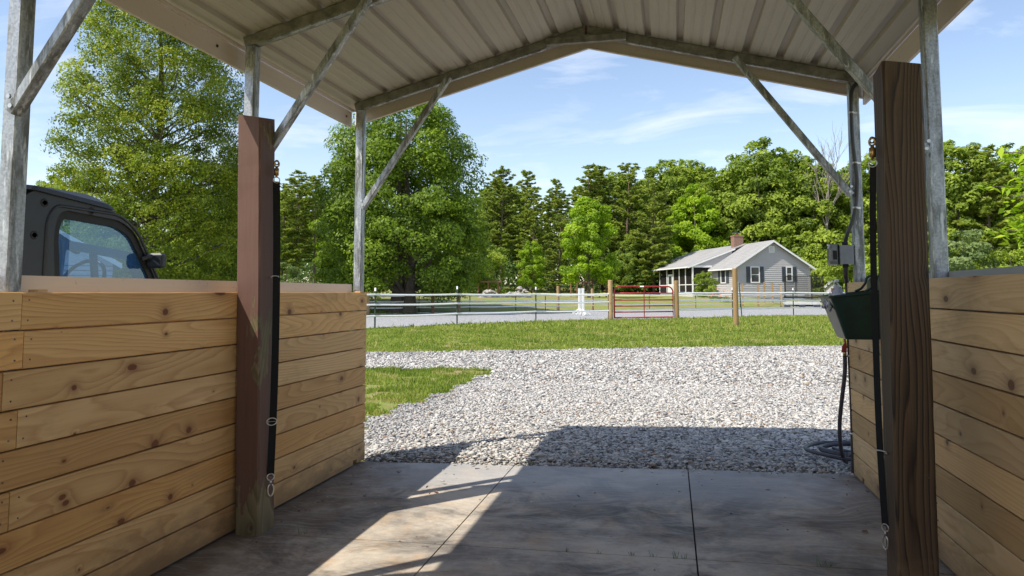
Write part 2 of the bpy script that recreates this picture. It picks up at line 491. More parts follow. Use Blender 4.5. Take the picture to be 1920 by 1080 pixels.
def tintmat(name, stops, rough=0.8, trans=0.0, spec=0.3, var=None, gloss=None):
    m = NT(name)
    t = m.n('Attribute', attribute_name='tint', attribute_type='GEOMETRY').outputs['Fac']
    if var:
        t = m.math('ADD', t, m.math('MULTIPLY', m.math('SUBTRACT', m.noise(m.pos(), var[0], 3), 0.5), var[1]))
    if trans:
        t = m.math('ADD', t, m.math('MULTIPLY', m.math('SUBTRACT', m.rand(), 0.5), 0.22))
    c = m.ramp(t, stops)
    if trans:
        d = m.n('BsdfPrincipled', {'Base Color': c, 'Roughness': rough, 'Specular IOR Level': spec})
        tr = m.n('BsdfTranslucent', {'Color': m.mix(1.0, c, (1.15, 1.35, 0.5), 'MULTIPLY')})
        ms = m.n('MixShader', {0: trans}); m.t.links.new(d.outputs[0], ms.inputs[1]); m.t.links.new(tr.outputs[0], ms.inputs[2])
        m.t.links.new(ms.outputs[0], m.out.inputs[0])
    else:
        m.bsdf(c, rough, 0, None, spec)
    return m.m
STONE = tintmat('crushed_stone', [(0.0, (0.10, 0.095, 0.09)), (0.14, (0.27, 0.265, 0.265)), (0.45, (0.41, 0.395, 0.375)), (0.90, (0.58, 0.555, 0.51)), (0.965, (0.40, 0.32, 0.24)), (1.0, (0.25, 0.14, 0.09))], 0.75)
BLADE = tintmat('grass_blades', [(0.0, (0.10, 0.16, 0.022)), (0.4, (0.225, 0.30, 0.045)), (0.75, (0.35, 0.39, 0.085)), (1.0, (0.46, 0.38, 0.19))], 0.7, 0.35)
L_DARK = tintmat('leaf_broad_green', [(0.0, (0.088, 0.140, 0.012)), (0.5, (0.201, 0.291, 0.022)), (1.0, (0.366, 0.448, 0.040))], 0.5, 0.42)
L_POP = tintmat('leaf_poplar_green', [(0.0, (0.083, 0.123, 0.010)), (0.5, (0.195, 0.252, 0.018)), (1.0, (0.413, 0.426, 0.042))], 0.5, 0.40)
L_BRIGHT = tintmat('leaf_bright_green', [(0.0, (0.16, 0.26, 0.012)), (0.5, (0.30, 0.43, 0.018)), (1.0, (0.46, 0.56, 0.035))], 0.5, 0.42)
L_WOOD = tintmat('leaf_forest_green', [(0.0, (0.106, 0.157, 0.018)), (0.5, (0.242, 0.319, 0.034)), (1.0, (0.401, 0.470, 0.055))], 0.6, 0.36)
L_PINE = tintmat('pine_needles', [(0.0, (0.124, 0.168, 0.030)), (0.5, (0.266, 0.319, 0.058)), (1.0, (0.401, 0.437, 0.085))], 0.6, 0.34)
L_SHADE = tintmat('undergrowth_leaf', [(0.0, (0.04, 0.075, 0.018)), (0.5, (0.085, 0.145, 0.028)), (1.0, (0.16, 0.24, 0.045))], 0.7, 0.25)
L_PALE = tintmat('leaf_pale_green', [(0.0, (0.09, 0.14, 0.04)), (0.5, (0.16, 0.22, 0.07)), (1.0, (0.26, 0.31, 0.12))], 0.6, 0.3)
BARK = simple('bark_grey', (0.13, 0.105, 0.085), 0.95, 0, 0.4, 12, 0.8, 0.03)
BARKP = simple('bark_pine', (0.17, 0.115, 0.085), 0.95, 0, 0.4, 9, 0.8, 0.03)
DEADW = simple('dead_wood', (0.30, 0.26, 0.22), 0.95)

BLACKP = simple('black_plastic', (0.012, 0.013, 0.017), 0.45, 0, 0.15, 20, 0.1, 0.001)
RUBBER = simple('black_rubber', (0.012, 0.012, 0.012), 0.75)
TYRE = simple('tyre_rubber', (0.02, 0.02, 0.02), 0.9, 0, 0.3, 30, 0.5, 0.004)
WEB = simple('black_webbing', (0.006, 0.006, 0.007), 0.9, 0, 0.3, 200, 0.4, 0.001)
BRASS = simple('brass', (0.45, 0.30, 0.13), 0.35, 0.9, 0.3, 60)
NICKEL = simple('nickel', (0.60, 0.57, 0.53), 0.28, 0.9, 0.2, 60)
TEAL = simple('bucket_green', (0.006, 0.030, 0.024), 0.36, 0, 0.35, 9, 0.1, 0.001)
HOSE = simple('hose_rubber', (0.045, 0.042, 0.052), 0.45, 0, 0.3, 30)
PIPEM = simple('pipe_dark', (0.035, 0.026, 0.024), 0.5, 0, 0.4, 14)
CONDM = simple('flex_conduit', (0.045, 0.045, 0.048), 0.4, 0, 0.2, 30)
BOXG = simple('box_grey', (0.22, 0.235, 0.26), 0.5, 0, 0.1, 20)
REDH = simple('red_handle', (0.33, 0.035, 0.025), 0.5, 0, 0.3, 40)
REDG = simple('gate_red', (0.38, 0.030, 0.032), 0.4, 0, 0.2, 8)
WHITEV = simple('white_vinyl', (0.88, 0.88, 0.88), 0.45, 0, 0.05, 6)
TPOST = simple('t_post_green', (0.022, 0.045, 0.035), 0.6, 0, 0.3, 10)
WHITEP = simple('white_paint', (0.78, 0.78, 0.77), 0.5, 0, 0.06, 3)
SIDEH = simple('house_siding', (0.46, 0.44, 0.435), 0.6, 0, 0.05, 1.5)
SHUT = simple('shutter_slate', (0.055, 0.065, 0.085), 0.6)
BROWNW = simple('brown_timber', (0.24, 0.12, 0.07), 0.8, 0, 0.3, 4)
GREYROCK = simple('grey_rubble', (0.34, 0.31, 0.29), 0.9, 0, 0.4, 3)
BRICKM = simple('chimney_brick', (0.30, 0.165, 0.12), 0.9, 0, 0.35, 14)
MORT = simple('mortar', (0.42, 0.38, 0.34), 0.95)
CONCB = simple('white_block', (0.62, 0.61, 0.60), 0.8)
ORANGE = simple('orange_petals', (0.75, 0.16, 0.03), 0.6)
BLUEL = simple('blue_label', (0.02, 0.04, 0.35), 0.4)
RAG = simple('white_cloth', (0.55, 0.55, 0.60), 0.9, 0, 0.25, 25, 0.5, 0.01)
LEAFB = simple('dry_leaf', (0.20, 0.075, 0.03), 0.8, 0, 0.4, 40)

def shingle():
    m = NT('roof_shingles')
    P = m.obj()
    n = m.noise(m.mapping(P, (4, 3, 4)), 1, 4, 0.7)
    n2 = m.noise(P, 30, 3)
    c = m.mix(n, (0.24, 0.235, 0.23), (0.37, 0.36, 0.35))
    c = m.mix(m.ramp(m.noise(P, 0.5, 3), [(0.45, 0.0), (0.7, 0.5)]), c, (0.22, 0.21, 0.20))
    m.bsdf(c, 0.85, 0, m.bump(n2, 0.5, 0.01))
    return m.m
SHING = shingle()

def glassm(name, tint, alpha, rough=0.03, sky_tint=None):
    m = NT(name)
    g = m.n('BsdfGlossy', {'Color': (0.6, 0.8, 1.0) if sky_tint else (1, 1, 1), 'Roughness': rough})
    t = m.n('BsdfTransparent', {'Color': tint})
    d = m.n('BsdfDiffuse', {'Color': sky_tint or tuple(x * 0.25 for x in tint)})
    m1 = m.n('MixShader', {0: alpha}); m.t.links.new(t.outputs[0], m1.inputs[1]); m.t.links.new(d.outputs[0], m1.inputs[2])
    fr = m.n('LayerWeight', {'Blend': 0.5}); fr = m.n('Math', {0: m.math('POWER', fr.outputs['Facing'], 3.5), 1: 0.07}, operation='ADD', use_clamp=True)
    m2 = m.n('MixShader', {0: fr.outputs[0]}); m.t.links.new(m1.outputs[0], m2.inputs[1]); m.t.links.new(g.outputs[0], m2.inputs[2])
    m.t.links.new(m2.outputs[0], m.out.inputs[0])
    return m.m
GLASS = glassm('cab_glass', (0.55, 0.78, 1.0), 0.40, 0.0, (0.05, 0.16, 0.40))  # sky reflection put in as blue diffuse colour and blue-tinted gloss
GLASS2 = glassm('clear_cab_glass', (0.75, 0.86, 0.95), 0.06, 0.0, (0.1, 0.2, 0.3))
CLEARP = glassm('clear_plastic', (0.75, 0.78, 0.82), 0.35, 0.2)
WINGL = simple('window_glass_dark', (0.05, 0.055, 0.06), 0.08, 0, 0.3, 1.0)

def screenm():
    m = NT('porch_screen')
    t = m.n('BsdfTransparent', {'Color': (0.9, 0.9, 0.9)})
    d = m.n('BsdfDiffuse', {'Color': (0.035, 0.032, 0.03)})
    ms = m.n('MixShader', {0: 0.62}); m.t.links.new(t.outputs[0], ms.inputs[1]); m.t.links.new(d.outputs[0], ms.inputs[2])
    m.t.links.new(ms.outputs[0], m.out.inputs[0])
    return m.m
SCREEN = screenm()

# ------------------------------------------------------------------ terrain
def sstep(a, b, x):
    t = np.clip((x - a) / (b - a), 0, 1)
    return t * t * (3 - 2 * t)
def tz(x, y):
    x = np.asarray(x, float); y = np.asarray(y, float)
    dep = -math.sin(YAW) * x + math.cos(YAW) * y
    lat = math.cos(YAW) * x + math.sin(YAW) * y
    s = dep - (46.9 + 0.666 * np.clip(lat, -40, 60))
    z = 0.85 * sstep(0, 9, s) + 2.0 * sstep(12, 90, s)
    z = z + 0.05 * np.clip((x + 2.3) / 3.4, 0, 1.3) * np.exp(-np.clip(y - 5.2, 0, 99) / 5.0) * np.exp(-np.clip(-2 - y, 0, 99))
    z = z - 0.13 * (sstep(-3.2, -2.7, x) * sstep(2.1, 1.6, x) * sstep(5.35, 4.9, y) * sstep(-3, -2.5, y))
    return z
def tzf(x, y): return float(tz(x, y))

def grid_sheet(name, xs, ys, m, inside=None, dz=0.0, **k):
    X, Y = np.meshgrid(xs, ys)
    Z = tz(X, Y) + dz
    V = np.stack([X.ravel(), Y.ravel(), Z.ravel()], 1)
    nx, ny = len(xs), len(ys)
    i, j = np.meshgrid(np.arange(nx - 1), np.arange(ny - 1))
    a = (j * nx + i).ravel()
    F = np.stack([a, a + 1, a + nx + 1, a + nx], 1)
    if inside is not None:
        c = V[F].mean(1)
        F = F[inside(c[:, 0], c[:, 1])]
        used = np.unique(F)
        remap = -np.ones(len(V), int); remap[used] = np.arange(len(used))
        V, F = V[used], remap[F]
    return link(name, np_mesh(name, V, F, m, smooth=True), **k)

xs = np.concatenate([np.linspace(-900, -70, 12), np.linspace(-60, -14, 24), np.linspace(-12, 12, 61), np.linspace(14, 70, 29), np.linspace(90, 900, 12)])
ys = np.concatenate([np.linspace(-900, -30, 8), np.linspace(-20, -4, 6), np.linspace(-3.6, 20, 60), np.linspace(21, 120, 60), np.linspace(140, 1500, 12)])
grid_sheet('ground', xs, ys, TERR, kind='structure')

def in_poly(px, py, poly):
    r = np.zeros(px.shape, bool)
    n = len(poly)
    for i in range(n):
        x1, y1 = poly[i]; x2, y2 = poly[(i + 1) % n]
        c = ((y1 > py) != (y2 > py))
        with np.errstate(divide='ignore', invalid='ignore'):
            xi = (x2 - x1) * (py - y1) / ((y2 - y1) if y2 != y1 else 1e-9) + x1
        r ^= c & (px < xi)
    return r
GRAVEL = [(-2.30, 5.0), (-2.87, 6.47), (-2.94, 7.3), (-2.85, 7.83), (-2.79, 8.83), (-2.80, 9.83), (-2.79, 10.55), (-2.73, 11.2), (-3.25, 11.42), (-3.97, 11.33), (-4.96, 11.05),
          (-8.0, 10.2), (-13.0, 9.0), (-13.0, 11.8), (-8.5, 13.3), (-6.27, 14.09), (-5.06, 14.5), (-3.5, 15.27), (-1.84, 15.94), (0.48, 16.92), (2.3, 17.65), (3.81, 18.15), (8.0, 19.9), (13.0, 22.0), (13.0, 2.0), (2.0, 2.0), (1.6, 4.9)]
def in_gravel(x, y): return in_poly(x, y, GRAVEL)
wob = lambda x, y: 0.05 * np.sin(x * 5.1 + y * 3.3) + 0.04 * np.sin(x * 2.3 - y * 7.7)
grid_sheet('gravel_drive', np.arange(-13, 13, 0.12), np.arange(2.0, 22.2, 0.12), GRAVB, lambda x, y: in_gravel(x + wob(x, y) * .6, y + wob(y, x) * .6), 0.006, kind='structure')

def in_arena(x, y):
    dep = -math.sin(YAW) * x + math.cos(YAW) * y
    lat = math.cos(YAW) * x + math.sin(YAW) * y
    far = dep < 46.3 + 0.666 * lat
    # near side follows the fence line
    fx = [-30, -20, -10.3, -8.25, -5.8, -2.75, 0.26, 3.1, 6.6, 12, 40]
    fy = [4, 11, 23.6, 27.1, 30.8, 33.5, 35.6, 38.7, 41.9, 46.5, 72]
    return far & (y > np.interp(x, fx, fy)) & (x < 30) & (x > -30)
grid_sheet('riding_arena', np.arange(-30, 30, 0.4), np.arange(8, 75, 0.4), ARENA, in_arena, 0.012, kind='structure')

# ---- stones
def stones(n, size, region, seed, flat=0.42):
    r = np.random.default_rng(seed)
    P = region(r, n)
    n = len(P)
    base = np.array([(1, 0, 0), (0, 1, 0), (-1, 0, 0), (0, -1, 0), (0, 0, 1), (0, 0, -1)], float)
    fs = np.array([(0, 1, 4), (1, 2, 4), (2, 3, 4), (3, 0, 4), (1, 0, 5), (2, 1, 5), (3, 2, 5), (0, 3, 5)])
    s = size * np.exp(r.normal(0, 0.33, n))
    V = base[None] * (1 + r.uniform(-0.35, 0.35, (n, 6, 3)) * np.abs(base[None])) + r.uniform(-0.3, 0.3, (n, 6, 3))
    V[:, :, 0] *= r.uniform(0.9, 1.5, n)[:, None]
    V[:, :, 2] *= (flat * r.uniform(0.6, 1.3, n))[:, None]
    V *= s[:, None, None] * 0.5
    a = r.uniform(0, 6.283, n); tl = r.normal(0, 0.3, n)
    # tilt about x then spin about z
    y = V[:, :, 1] * np.cos(tl)[:, None] - V[:, :, 2] * np.sin(tl)[:, None]
    z = V[:, :, 1] * np.sin(tl)[:, None] + V[:, :, 2] * np.cos(tl)[:, None]
    x = V[:, :, 0]
    V = np.stack([x * np.cos(a)[:, None] - y * np.sin(a)[:, None], x * np.sin(a)[:, None] + y * np.cos(a)[:, None], z], -1)
    P[:, 2] = tz(P[:, 0], P[:, 1]) + 0.006 + s * 0.12 + r.uniform(0, 0.012, n)
    V += P[:, None, :]
    F = (fs[None] + (np.arange(n) * 6)[:, None, None]).reshape(-1, 3)
    # clean blue-grey stone lies along the drive's margins, dusty pale stone in the wheel tracks
    ex = np.minimum(np.abs(P[:, 1] - np.interp(P[:, 0], [-13, -6.27, -1.84, 3.81, 13], [11.8, 14.09, 15.94, 18.15, 22.0])) / 1.3,
                    np.where(P[:, 1] < 11.2, np.hypot(np.maximum(P[:, 0] + 2.85, 0), 0) / 0.6, 9))
    edge = np.clip(1 - ex, 0, 1) * (0.6 + 0.4 * np.sin(P[:, 0] * 2.3 + P[:, 1]))
    u_ = r.uniform(0, 1, n)
    t = np.repeat(np.where(u_ < .94, u_ * (1 - 0.62 * edge) + 0.10 * (1 - edge) * (u_ > .2) * (u_ < .8), u_), 6)
    return V.reshape(-1, 3), F, t
def view_region(y0, y1, dens_pow, margin=0.5, test=in_gravel, l=-0.50, rr=0.27):
    def f(r, n):
        y = (y0 ** dens_pow + r.uniform(0, 1, n * 2) * (y1 ** dens_pow - y0 ** dens_pow)) ** (1 / dens_pow)
        x = r.uniform(0, 1, n * 2)
        x = (l * y - margin) + x * ((rr - l) * y + 2 * margin)
        ok = test(x + wob(x * 2, y * 2) * 1.2, y + wob(y * 2, x) * 1.2) & ~((y < 5.13 + 0.03 * (x + 2.3)) & (x < 1.3) & (x > -2.4))
        x, y = x[ok][:n], y[ok][:n]
        return np.stack([x, y, np.zeros_like(x)], 1)
    return f
for nm, n, s, reg, sd in (('gravel_stones', 140000, 0.0245, view_region(5.12, 10.0, 1.9), 1), ('gravel_stones', 60000, 0.037, view_region(10.0, 18.5, 1.6), 2)):
    V, F, t = stones(n, s, reg, sd)
    link(nm, np_mesh(nm, V, F, STONE, t), kind='stuff', label='loose crushed pale grey stones covering the drive')
def spill(r, n):
    x = r.uniform(-2.2, 1.14, n); y = 5.155 - np.abs(r.normal(0, 0.06, n)) - (r.uniform(0, 1, n) < .12) * r.uniform(0, 1.2, n)
    return np.stack([x, y, np.zeros(n)], 1)
def slabz(x): return 0.065 * (x + 2.273) / 3.424
V, F, t = stones(200, 0.020, spill, 5)
ctr = V.reshape(-1, 6, 3).mean(1)
off = slabz(ctr[:, 0]) + 0.006 - tz(ctr[:, 0], ctr[:, 1])
V[:, 2] += np.repeat(off, 6)
link('spilled_gravel', np_mesh('spilled_gravel', V, F, STONE, t), kind='stuff', label='small stones spilled on the edge of the concrete')

# ---- grass blades
def blades(n, h, region, seed, w=0.006, lean=0.5):
    r = np.random.default_rng(seed)
    P = region(r, n); n = len(P)
    P[:, 2] = tz(P[:, 0], P[:, 1]) - 0.004
    hh = h * np.exp(r.normal(0, 0.35, n))
    a = r.uniform(0, 6.283, n)
    hh = hh * (0.75 + 0.5 * (np.sin(P[:, 0] * 9 + 3 * np.sin(P[:, 1] * 6)) > 0.2))
    side = np.stack([np.cos(a), np.sin(a), np.zeros(n)], 1) * (w * r.uniform(0.7, 1.5, n))[:, None]
    ln = np.stack([r.normal(0, lean, n), r.normal(0, lean, n), np.ones(n)], 1)
    ln /= np.linalg.norm(ln, axis=1)[:, None]
    tip = P + ln * hh[:, None]
    mid = P + ln * hh[:, None] * 0.5; mid[:, 2] += hh * 0.1
    V = np.stack([P - side, P + side, mid + side * 0.7, tip, mid - side * 0.7], 1).reshape(-1, 3)
    F = np.arange(n * 5).reshape(n, 5)
    X_, Y_ = P[:, 0], P[:, 1]
    patch = 0.45 + 0.2 * np.sin(X_ * 1.7 + 1.3 * np.sin(Y_ * 1.1)) * np.sin(Y_ * 2.1 + X_ * 0.6) + 0.22 * np.sin(X_ * 6.1 + 2 * np.sin(Y_ * 5.3)) * np.sin(Y_ * 7.7 + X_ * 2.6)
    bare = np.sin(X_ * 2.9 + 2.1 * np.sin(Y_ * 1.3)) * np.sin(Y_ * 3.3 + 1.2 * np.sin(X_ * 1.9 + 1)) > 0.72
    patch = np.where(bare, patch + 0.55, patch)
    t = np.clip(patch * 0.75 + r.uniform(-0.25, 0.35, n) + (r.uniform(0, 1, n) < 0.12) * 0.45, 0, 1)
    return V, F, np.repeat(t, 5)
def notgr(x, y): return ~in_gravel(x, y) & ~in_arena(x, y)
def clumped(test):
    def f(x, y):
        g = np.sin(x * 3.1 + 2 * np.sin(y * 1.9)) * np.sin(y * 3.7 + 1.7 * np.sin(x * 2.3)) + 0.6 * np.sin(x * 9 + y * 5) * np.sin(y * 11 - x * 4)
        b = np.sin(x * 2.9 + 2.1 * np.sin(y * 1.3)) * np.sin(y * 3.3 + 1.2 * np.sin(x * 1.9 + 1)) > 0.72
        return test(x, y) & (g > -0.55) & ~(b & (np.sin(x * 91 + y * 57) > -0.3))
    return f
for nm, n, h, reg, sd, w in (('grass', 75000, 0.042, view_region(6.0, 11.6, 1.5, 0.6, clumped(notgr), -0.62, -0.2), 11, 0.005),
                             ('grass', 120000, 0.052, view_region(13.6, 24.0, 1.6, 1.0, clumped(notgr), -0.56, 0.32), 12, 0.008),
                             ('grass', 90000, 0.075, view_region(24.0, 41.0, 1.5, 1.0, clumped(notgr), -0.52, 0.30), 13, 0.013)):
    V, F, t = blades(n, h, reg, sd, w)
    link(nm, np_mesh(nm, V, F, BLADE, t), kind='stuff', label='short yellow-green grass')

# ------------------------------------------------------------------ concrete floor in separate slabs
floor = thing('concrete_floor', 'stained concrete floor of the shelter', 'floor'); floor['kind'] = 'structure'
del floor['category']; del floor['label']
def slab(x0, x1, y0, y1, y1b=None):
    g = 0.004
    x0 += g; x1 -= g; y0 += g
    y1b = y1 if y1b is None else y1b
    nx = max(2, int((x1 - x0) / 0.1))
    mb = MB()
    top = []
    back = [(x0 + (x1 - x0) * i / nx) for i in range(nx + 1)]
    def ye(x):
        f = (x - x0) / (x1 - x0)
        e = y1 + (y1b - y1) * f
        return e - g if abs(y1 - 5.2) > 0.4 else e + 0.006 * math.sin(x * 7) + 0.004 * math.sin(x * 17 + 1)
    pts = [(x, y0) for x in back] + [(x, ye(x)) for x in reversed(back)]
    n = len(pts)
    vs = [(x, y, slabz(x)) for x, y in pts] + [(x, y, slabz(x) - 0.1) for x, y in pts]
    fs = [(i, i + 1, n - 2 - i, n - 1 - i) for i in range(nx)]
    fs += [(i, (i + 1) % n, n + (i + 1) % n, n + i) for i in range(n)]
    mb.add(vs, fs)
    return mb.build('slab', CONC, floor)
XJ = [-2.45, -1.12, 0.095, 1.32]
for i in range(3):
    for y0, y1 in ((-1.6, 1.70), (1.70, 3.47)):
        slab(XJ[i], XJ[i + 1], y0, y1)
    a, b = [(5.09, 5.13), (5.13, 5.17), (5.17, 5.20)][i]
    slab(XJ[i], XJ[i + 1], 3.47, a, b)
MB().add([(-2.44, -1.6, slabz(-2.44) - .012), (1.31, -1.6, slabz(1.31) - .012), (1.31, 5.05, slabz(1.31) - .012), (-2.44, 5.05, slabz(-2.44) - .012)], [(0, 1, 2, 3)]).build('joint_soil', SOIL, floor)
# weeds growing in the joints
def weeds():
    mb = MB()
    for x, y in [(-1.9, 3.49), (-1.88, 3.5), (-0.35, 3.47), (-0.2, 3.475), (-0.1, 3.47), (0.0, 3.468), (0.04, 3.47), (0.62, 3.47), (0.66, 3.48), (1.0, 3.47), (-1.12, 5.15), (-0.7, 5.15), (0.3, 5.18), (-0.5, 3.47), (-1.0, 5.16)]:
        big = 2.2 if (x, y) in ((-1.9, 3.49), (0.0, 3.468), (0.62, 3.47)) else 1.0
        for k in range(6):
            a = rnd.uniform(0, 6.28); h = rnd.uniform(0.012, 0.03) * big; l = h * rnd.uniform(0.3, 0.9)
            z = slabz(x)
            s = Vector((-math.sin(a), math.cos(a), 0)) * 0.0016
            p = Vector((x + rnd.uniform(-.01, .01), y, z - .01)); t = Vector((math.cos(a) * l, math.sin(a) * l, h + .01))
            mb.add([p - s, p + s, p + t * .6 + s * .7, p + t, p + t * .6 - s * .7], [(0, 1, 2, 3, 4)])
    o = mb.build('weeds', simple('weed_green', (0.09, 0.16, 0.03), 0.7), kind='stuff', label='tiny green weeds sprouting from the concrete joints')
weeds()
def litter():
    mb = MB()
    r = random.Random(3)
    pts = [(0.93, 3.98), (-1.45, 4.35), (-2.0, 4.6), (1.05, 4.9)] + [(r.uniform(-2.2, 1.1), r.uniform(3.0, 5.0)) for _ in range(16)] + [(r.choice((-2.15, 1.08)) + r.uniform(-.1, .1), r.uniform(3.3, 5.0)) for _ in range(50)]
    for i, (x, y) in enumerate(pts):
        if x > 1.14 or x < -2.26: continue
        s = 0.022 if i < 2 else r.uniform(0.003, 0.011)
        a = r.uniform(0, 6.28); z = slabz(x) + 0.002
        c, q = math.cos(a) * s, math.sin(a) * s
        mb.add([(x - c, y - q, z), (x + q * .6, y - c * .6, z + s * .5), (x + c, y + q, z + s * .15), (x - q * .6, y + c * .6, z + s * .5)], [(0, 1, 2), (0, 2, 3)])
    mb.build('dry_litter', LEAFB, kind='stuff', label='scattered crumbs of dry leaf and dirt on the concrete')
litter()

# ------------------------------------------------------------------ metal shelter
RX = -0.575          # ridge x
def zund(x): return 3.145 - 0.262 * abs(x - RX)
TH = 0.0635
shed = thing('metal_shelter', 'open gabled metal shelter of galvanized tube frames under ribbed beige roof panels', 'carport')
XL, XR = -2.343, 1.222      # post centre lines
FY_L = [5.12, 3.63, 2.135, 0.64, -0.86]
FY_R = [5.13, 3.68, 2.18, 0.68, -0.84]
def bolt(parent, p, axis):
    mb = MB()
    p = Vector(p); a = Vector(axis)
    mb.tube([p, p + a * 0.008], 0.009, 6)
    mb.build('bolt', BOLT, parent)
for i in range(5):
    yl, yr = FY_L[i], FY_R[i]
    for X, y in ((XL, yl), (XR, yr)):
        z0 = 1.27 if X < 0 else 1.335
        if i in (1,) and X < 0: z0 = 1.27
        po = MB().beam((X, y, 0.02), (X, y, zund(X) - 0.003), TH, TH, (0, 1, 0), 0.006).build('post', GALV, shed)
    # rafters
    ya = (yl + yr) / 2
    for (X, y, sgn) in ((XL, yl, -1), (XR, yr, 1)):
        e = X + sgn * 0.04
        ra = MB().beam((e, y, zund(e) + TH / 2), (RX + sgn * 0.012, ya, zund(RX) + TH / 2), TH, TH, (0, 0, 1), 0.005).build('rafter', GALVD, shed)
        MB().beam((X - sgn * .1, y - 0.012, zund(X - sgn * .1) - 0.004), (RX + sgn * 0.30, ya - 0.012, zund(RX + sgn * .30) - 0.004), 0.03, 0.007, (0, 0, 1)).build('rafter_lit_edge', GALV, ra)  # lighter strip paints the light caught along the rafter's lower face
        # knee brace: post to rafter
        px = X - sgn * 0.045
        bz0 = 1.905
        bx = RX + sgn * 1.035
        kb = MB().beam((px, y - 0.052, bz0), (bx, ya - 0.052 + (y - ya) * 0.6, zund(bx) + 0.015), 0.04, 0.05, (0, 1, 0), 0.004).build('knee_brace', GALV, shed)
        for dz in (0.0, 0.035):
            bolt(kb, (px - sgn * 0.012 + sgn * dz * .3, y - 0.074, bz0 + 0.02 + dz), (0, -1, 0))
    # collar brace at the ridge
    cw = 0.29
    MB().beam((RX - cw, ya - 0.052, zund(RX) - 0.045), (RX + cw, ya - 0.052, zund(RX) - 0.045), 0.04, 0.05, (0, 0, 1), 0.004).build('collar_brace', GALVD, shed)
    MB().beam((RX, ya - 0.034, zund(RX) - 0.004), (RX, ya - 0.034, zund(RX) + TH + 0.002), 0.016, 0.006, (0, 1, 0)).build('ridge_weld', RUSTY, shed)
# roof panels: ribbed profile running along y
Y0R, Y1R = -1.3, 5.275
RIB = 0.2286
def panel(sgn, k0, k1, dz=0.0, ends=True):
    """profile in slope coordinate from rib k0 to rib k1"""
    prof = []
    for k in range(k0, k1 + 1):
        c = k * RIB
        if k == k0: prof += [(c, 0.029), (c + 0.017, 0.029), (c + 0.028, 0.0)]
        elif k == k1: prof += [(c - 0.028, 0.0), (c - 0.017, 0.029), (c + 0.012, 0.029)]
        else: prof += [(c - 0.028, 0.0), (c - 0.017, 0.029), (c + 0.017, 0.029), (c + 0.028, 0.0)]
        if k == k1 and k1 == 8:
            prof = prof[:-1] + [(c + 0.017, 0.029), (c + 0.028, 0.0), (c + 0.115, 0.0), (c + 0.118, -0.012)]
        if k < k1:
            for fr in (0.36, 0.64):
                q = c + RIB * fr
                prof += [(q - 0.011, 0.0), (q - 0.005, 0.004), (q + 0.005, 0.004), (q + 0.011, 0.0)]
    ca, sa = math.cos(math.atan(0.262)), math.sin(math.atan(0.262))
    zb = 3.145 + TH + 0.004 + dz
    mb = MB()
    pts = []
    for s, h in prof:
        pts.append((RX + sgn * (s * ca + h * sa), zb - s * sa + h * ca))
    th = [(x, z + 0.0016) for x, z in pts]
    n = len(pts)
    vs = [(x, Y0R, z) for x, z in pts] + [(x, Y1R, z) for x, z in pts] + [(x, Y0R, z) for x, z in th] + [(x, Y1R, z) for x, z in th]
    fs = []
    for i in range(n - 1):
        fs += [(i, i + 1, n + i + 1, n + i), (2 * n + i, 3 * n + i, 3 * n + i + 1, 2 * n + i + 1), (i, 2 * n + i, 2 * n + i + 1, i + 1), (n + i, n + i + 1, 3 * n + i + 1, 3 * n + i)]
    fs += [(0, n, 3 * n, 2 * n), (n - 1, 3 * n - 1, 4 * n - 1, 2 * n - 1)]
    return mb.add(vs, fs).build('roof_panel', ROOFM, shed)
for sgn in (-1, 1):
    panel(sgn, 0, 5)
    panel(sgn, 5, 8, 0.003)
ca = math.cos(math.atan(0.262)); sa = math.sin(math.atan(0.262))
zr = 3.145 + TH + 0.040
MB().prism([(RX - 0.18, zr - 0.18 * 0.262), (RX, zr + 0.002), (RX + 0.18, zr - 0.18 * 0.262), (RX + 0.18, zr - 0.18 * 0.262 + .002), (RX, zr + 0.006), (RX - 0.18, zr - 0.18 * 0.262 + .002)], 'y', Y0R - .02, Y1R + .02).build('ridge_cap', ROOFM, shed)
# purlin-free front trim, follows the gable
for sgn in (-1, 1):
    xe = RX + sgn * 1.895
    a = (xe, zund(xe) + 0.01); b = (RX, zund(RX) + 0.01)
    a = (a[0], a[1] - 0.045); b = (b[0], b[1] - 0.045)
    for nm, yy in (('front_trim', Y1R + 0.004), ('back_trim', Y0R - 0.012)):
        MB().prism([(a[0], a[1] - 0.012), (b[0], b[1] - 0.012), (b[0], b[1] + 0.145), (a[0], a[1] + 0.145)], 'y', yy, yy + 0.006).build(nm, TRIMM, shed)
        MB().prism([(a[0], a[1] - 0.015), (b[0], b[1] - 0.015), (b[0], b[1] - 0.011), (a[0], a[1] - 0.011)], 'y', yy - 0.03, yy).build('trim_lip', TRIMM, shed)
# eave fascias hanging outside the posts
def fascia(x, z0, z1, y0, y1, sgn):
    f = MB().box(min(x, x + sgn * 0.004), max(x, x + sgn * 0.004), y0, y1, z0, z1).build('eave_fascia', TRIMM, shed)
    MB().box(min(x, x + sgn * 0.018), max(x, x + sgn * 0.018), y0, y1, z0 - 0.004, z0 - 0.001).build('fascia_lip', TRIMM, f)
    MB().box(min(x - sgn * 0.02, x), max(x - sgn * 0.02, x), y0, y1, z1 + 0.001, z1 + 0.012).build('eave_trim', TRIMM, f)
    for y in (5.12, 3.5, 2.1):
        MB().tube([(x, y - 0.08, z0 + 0.06), (x - sgn * 0.005, y - 0.08, z0 + 0.06)], 0.009, 6).build('screw', RUSTY, f)
    return f
fascia(-2.432, 2.563, 2.678, Y0R, 5.14, -1)
fascia(1.318, 2.560, 2.690, Y0R, 5.27, 1)
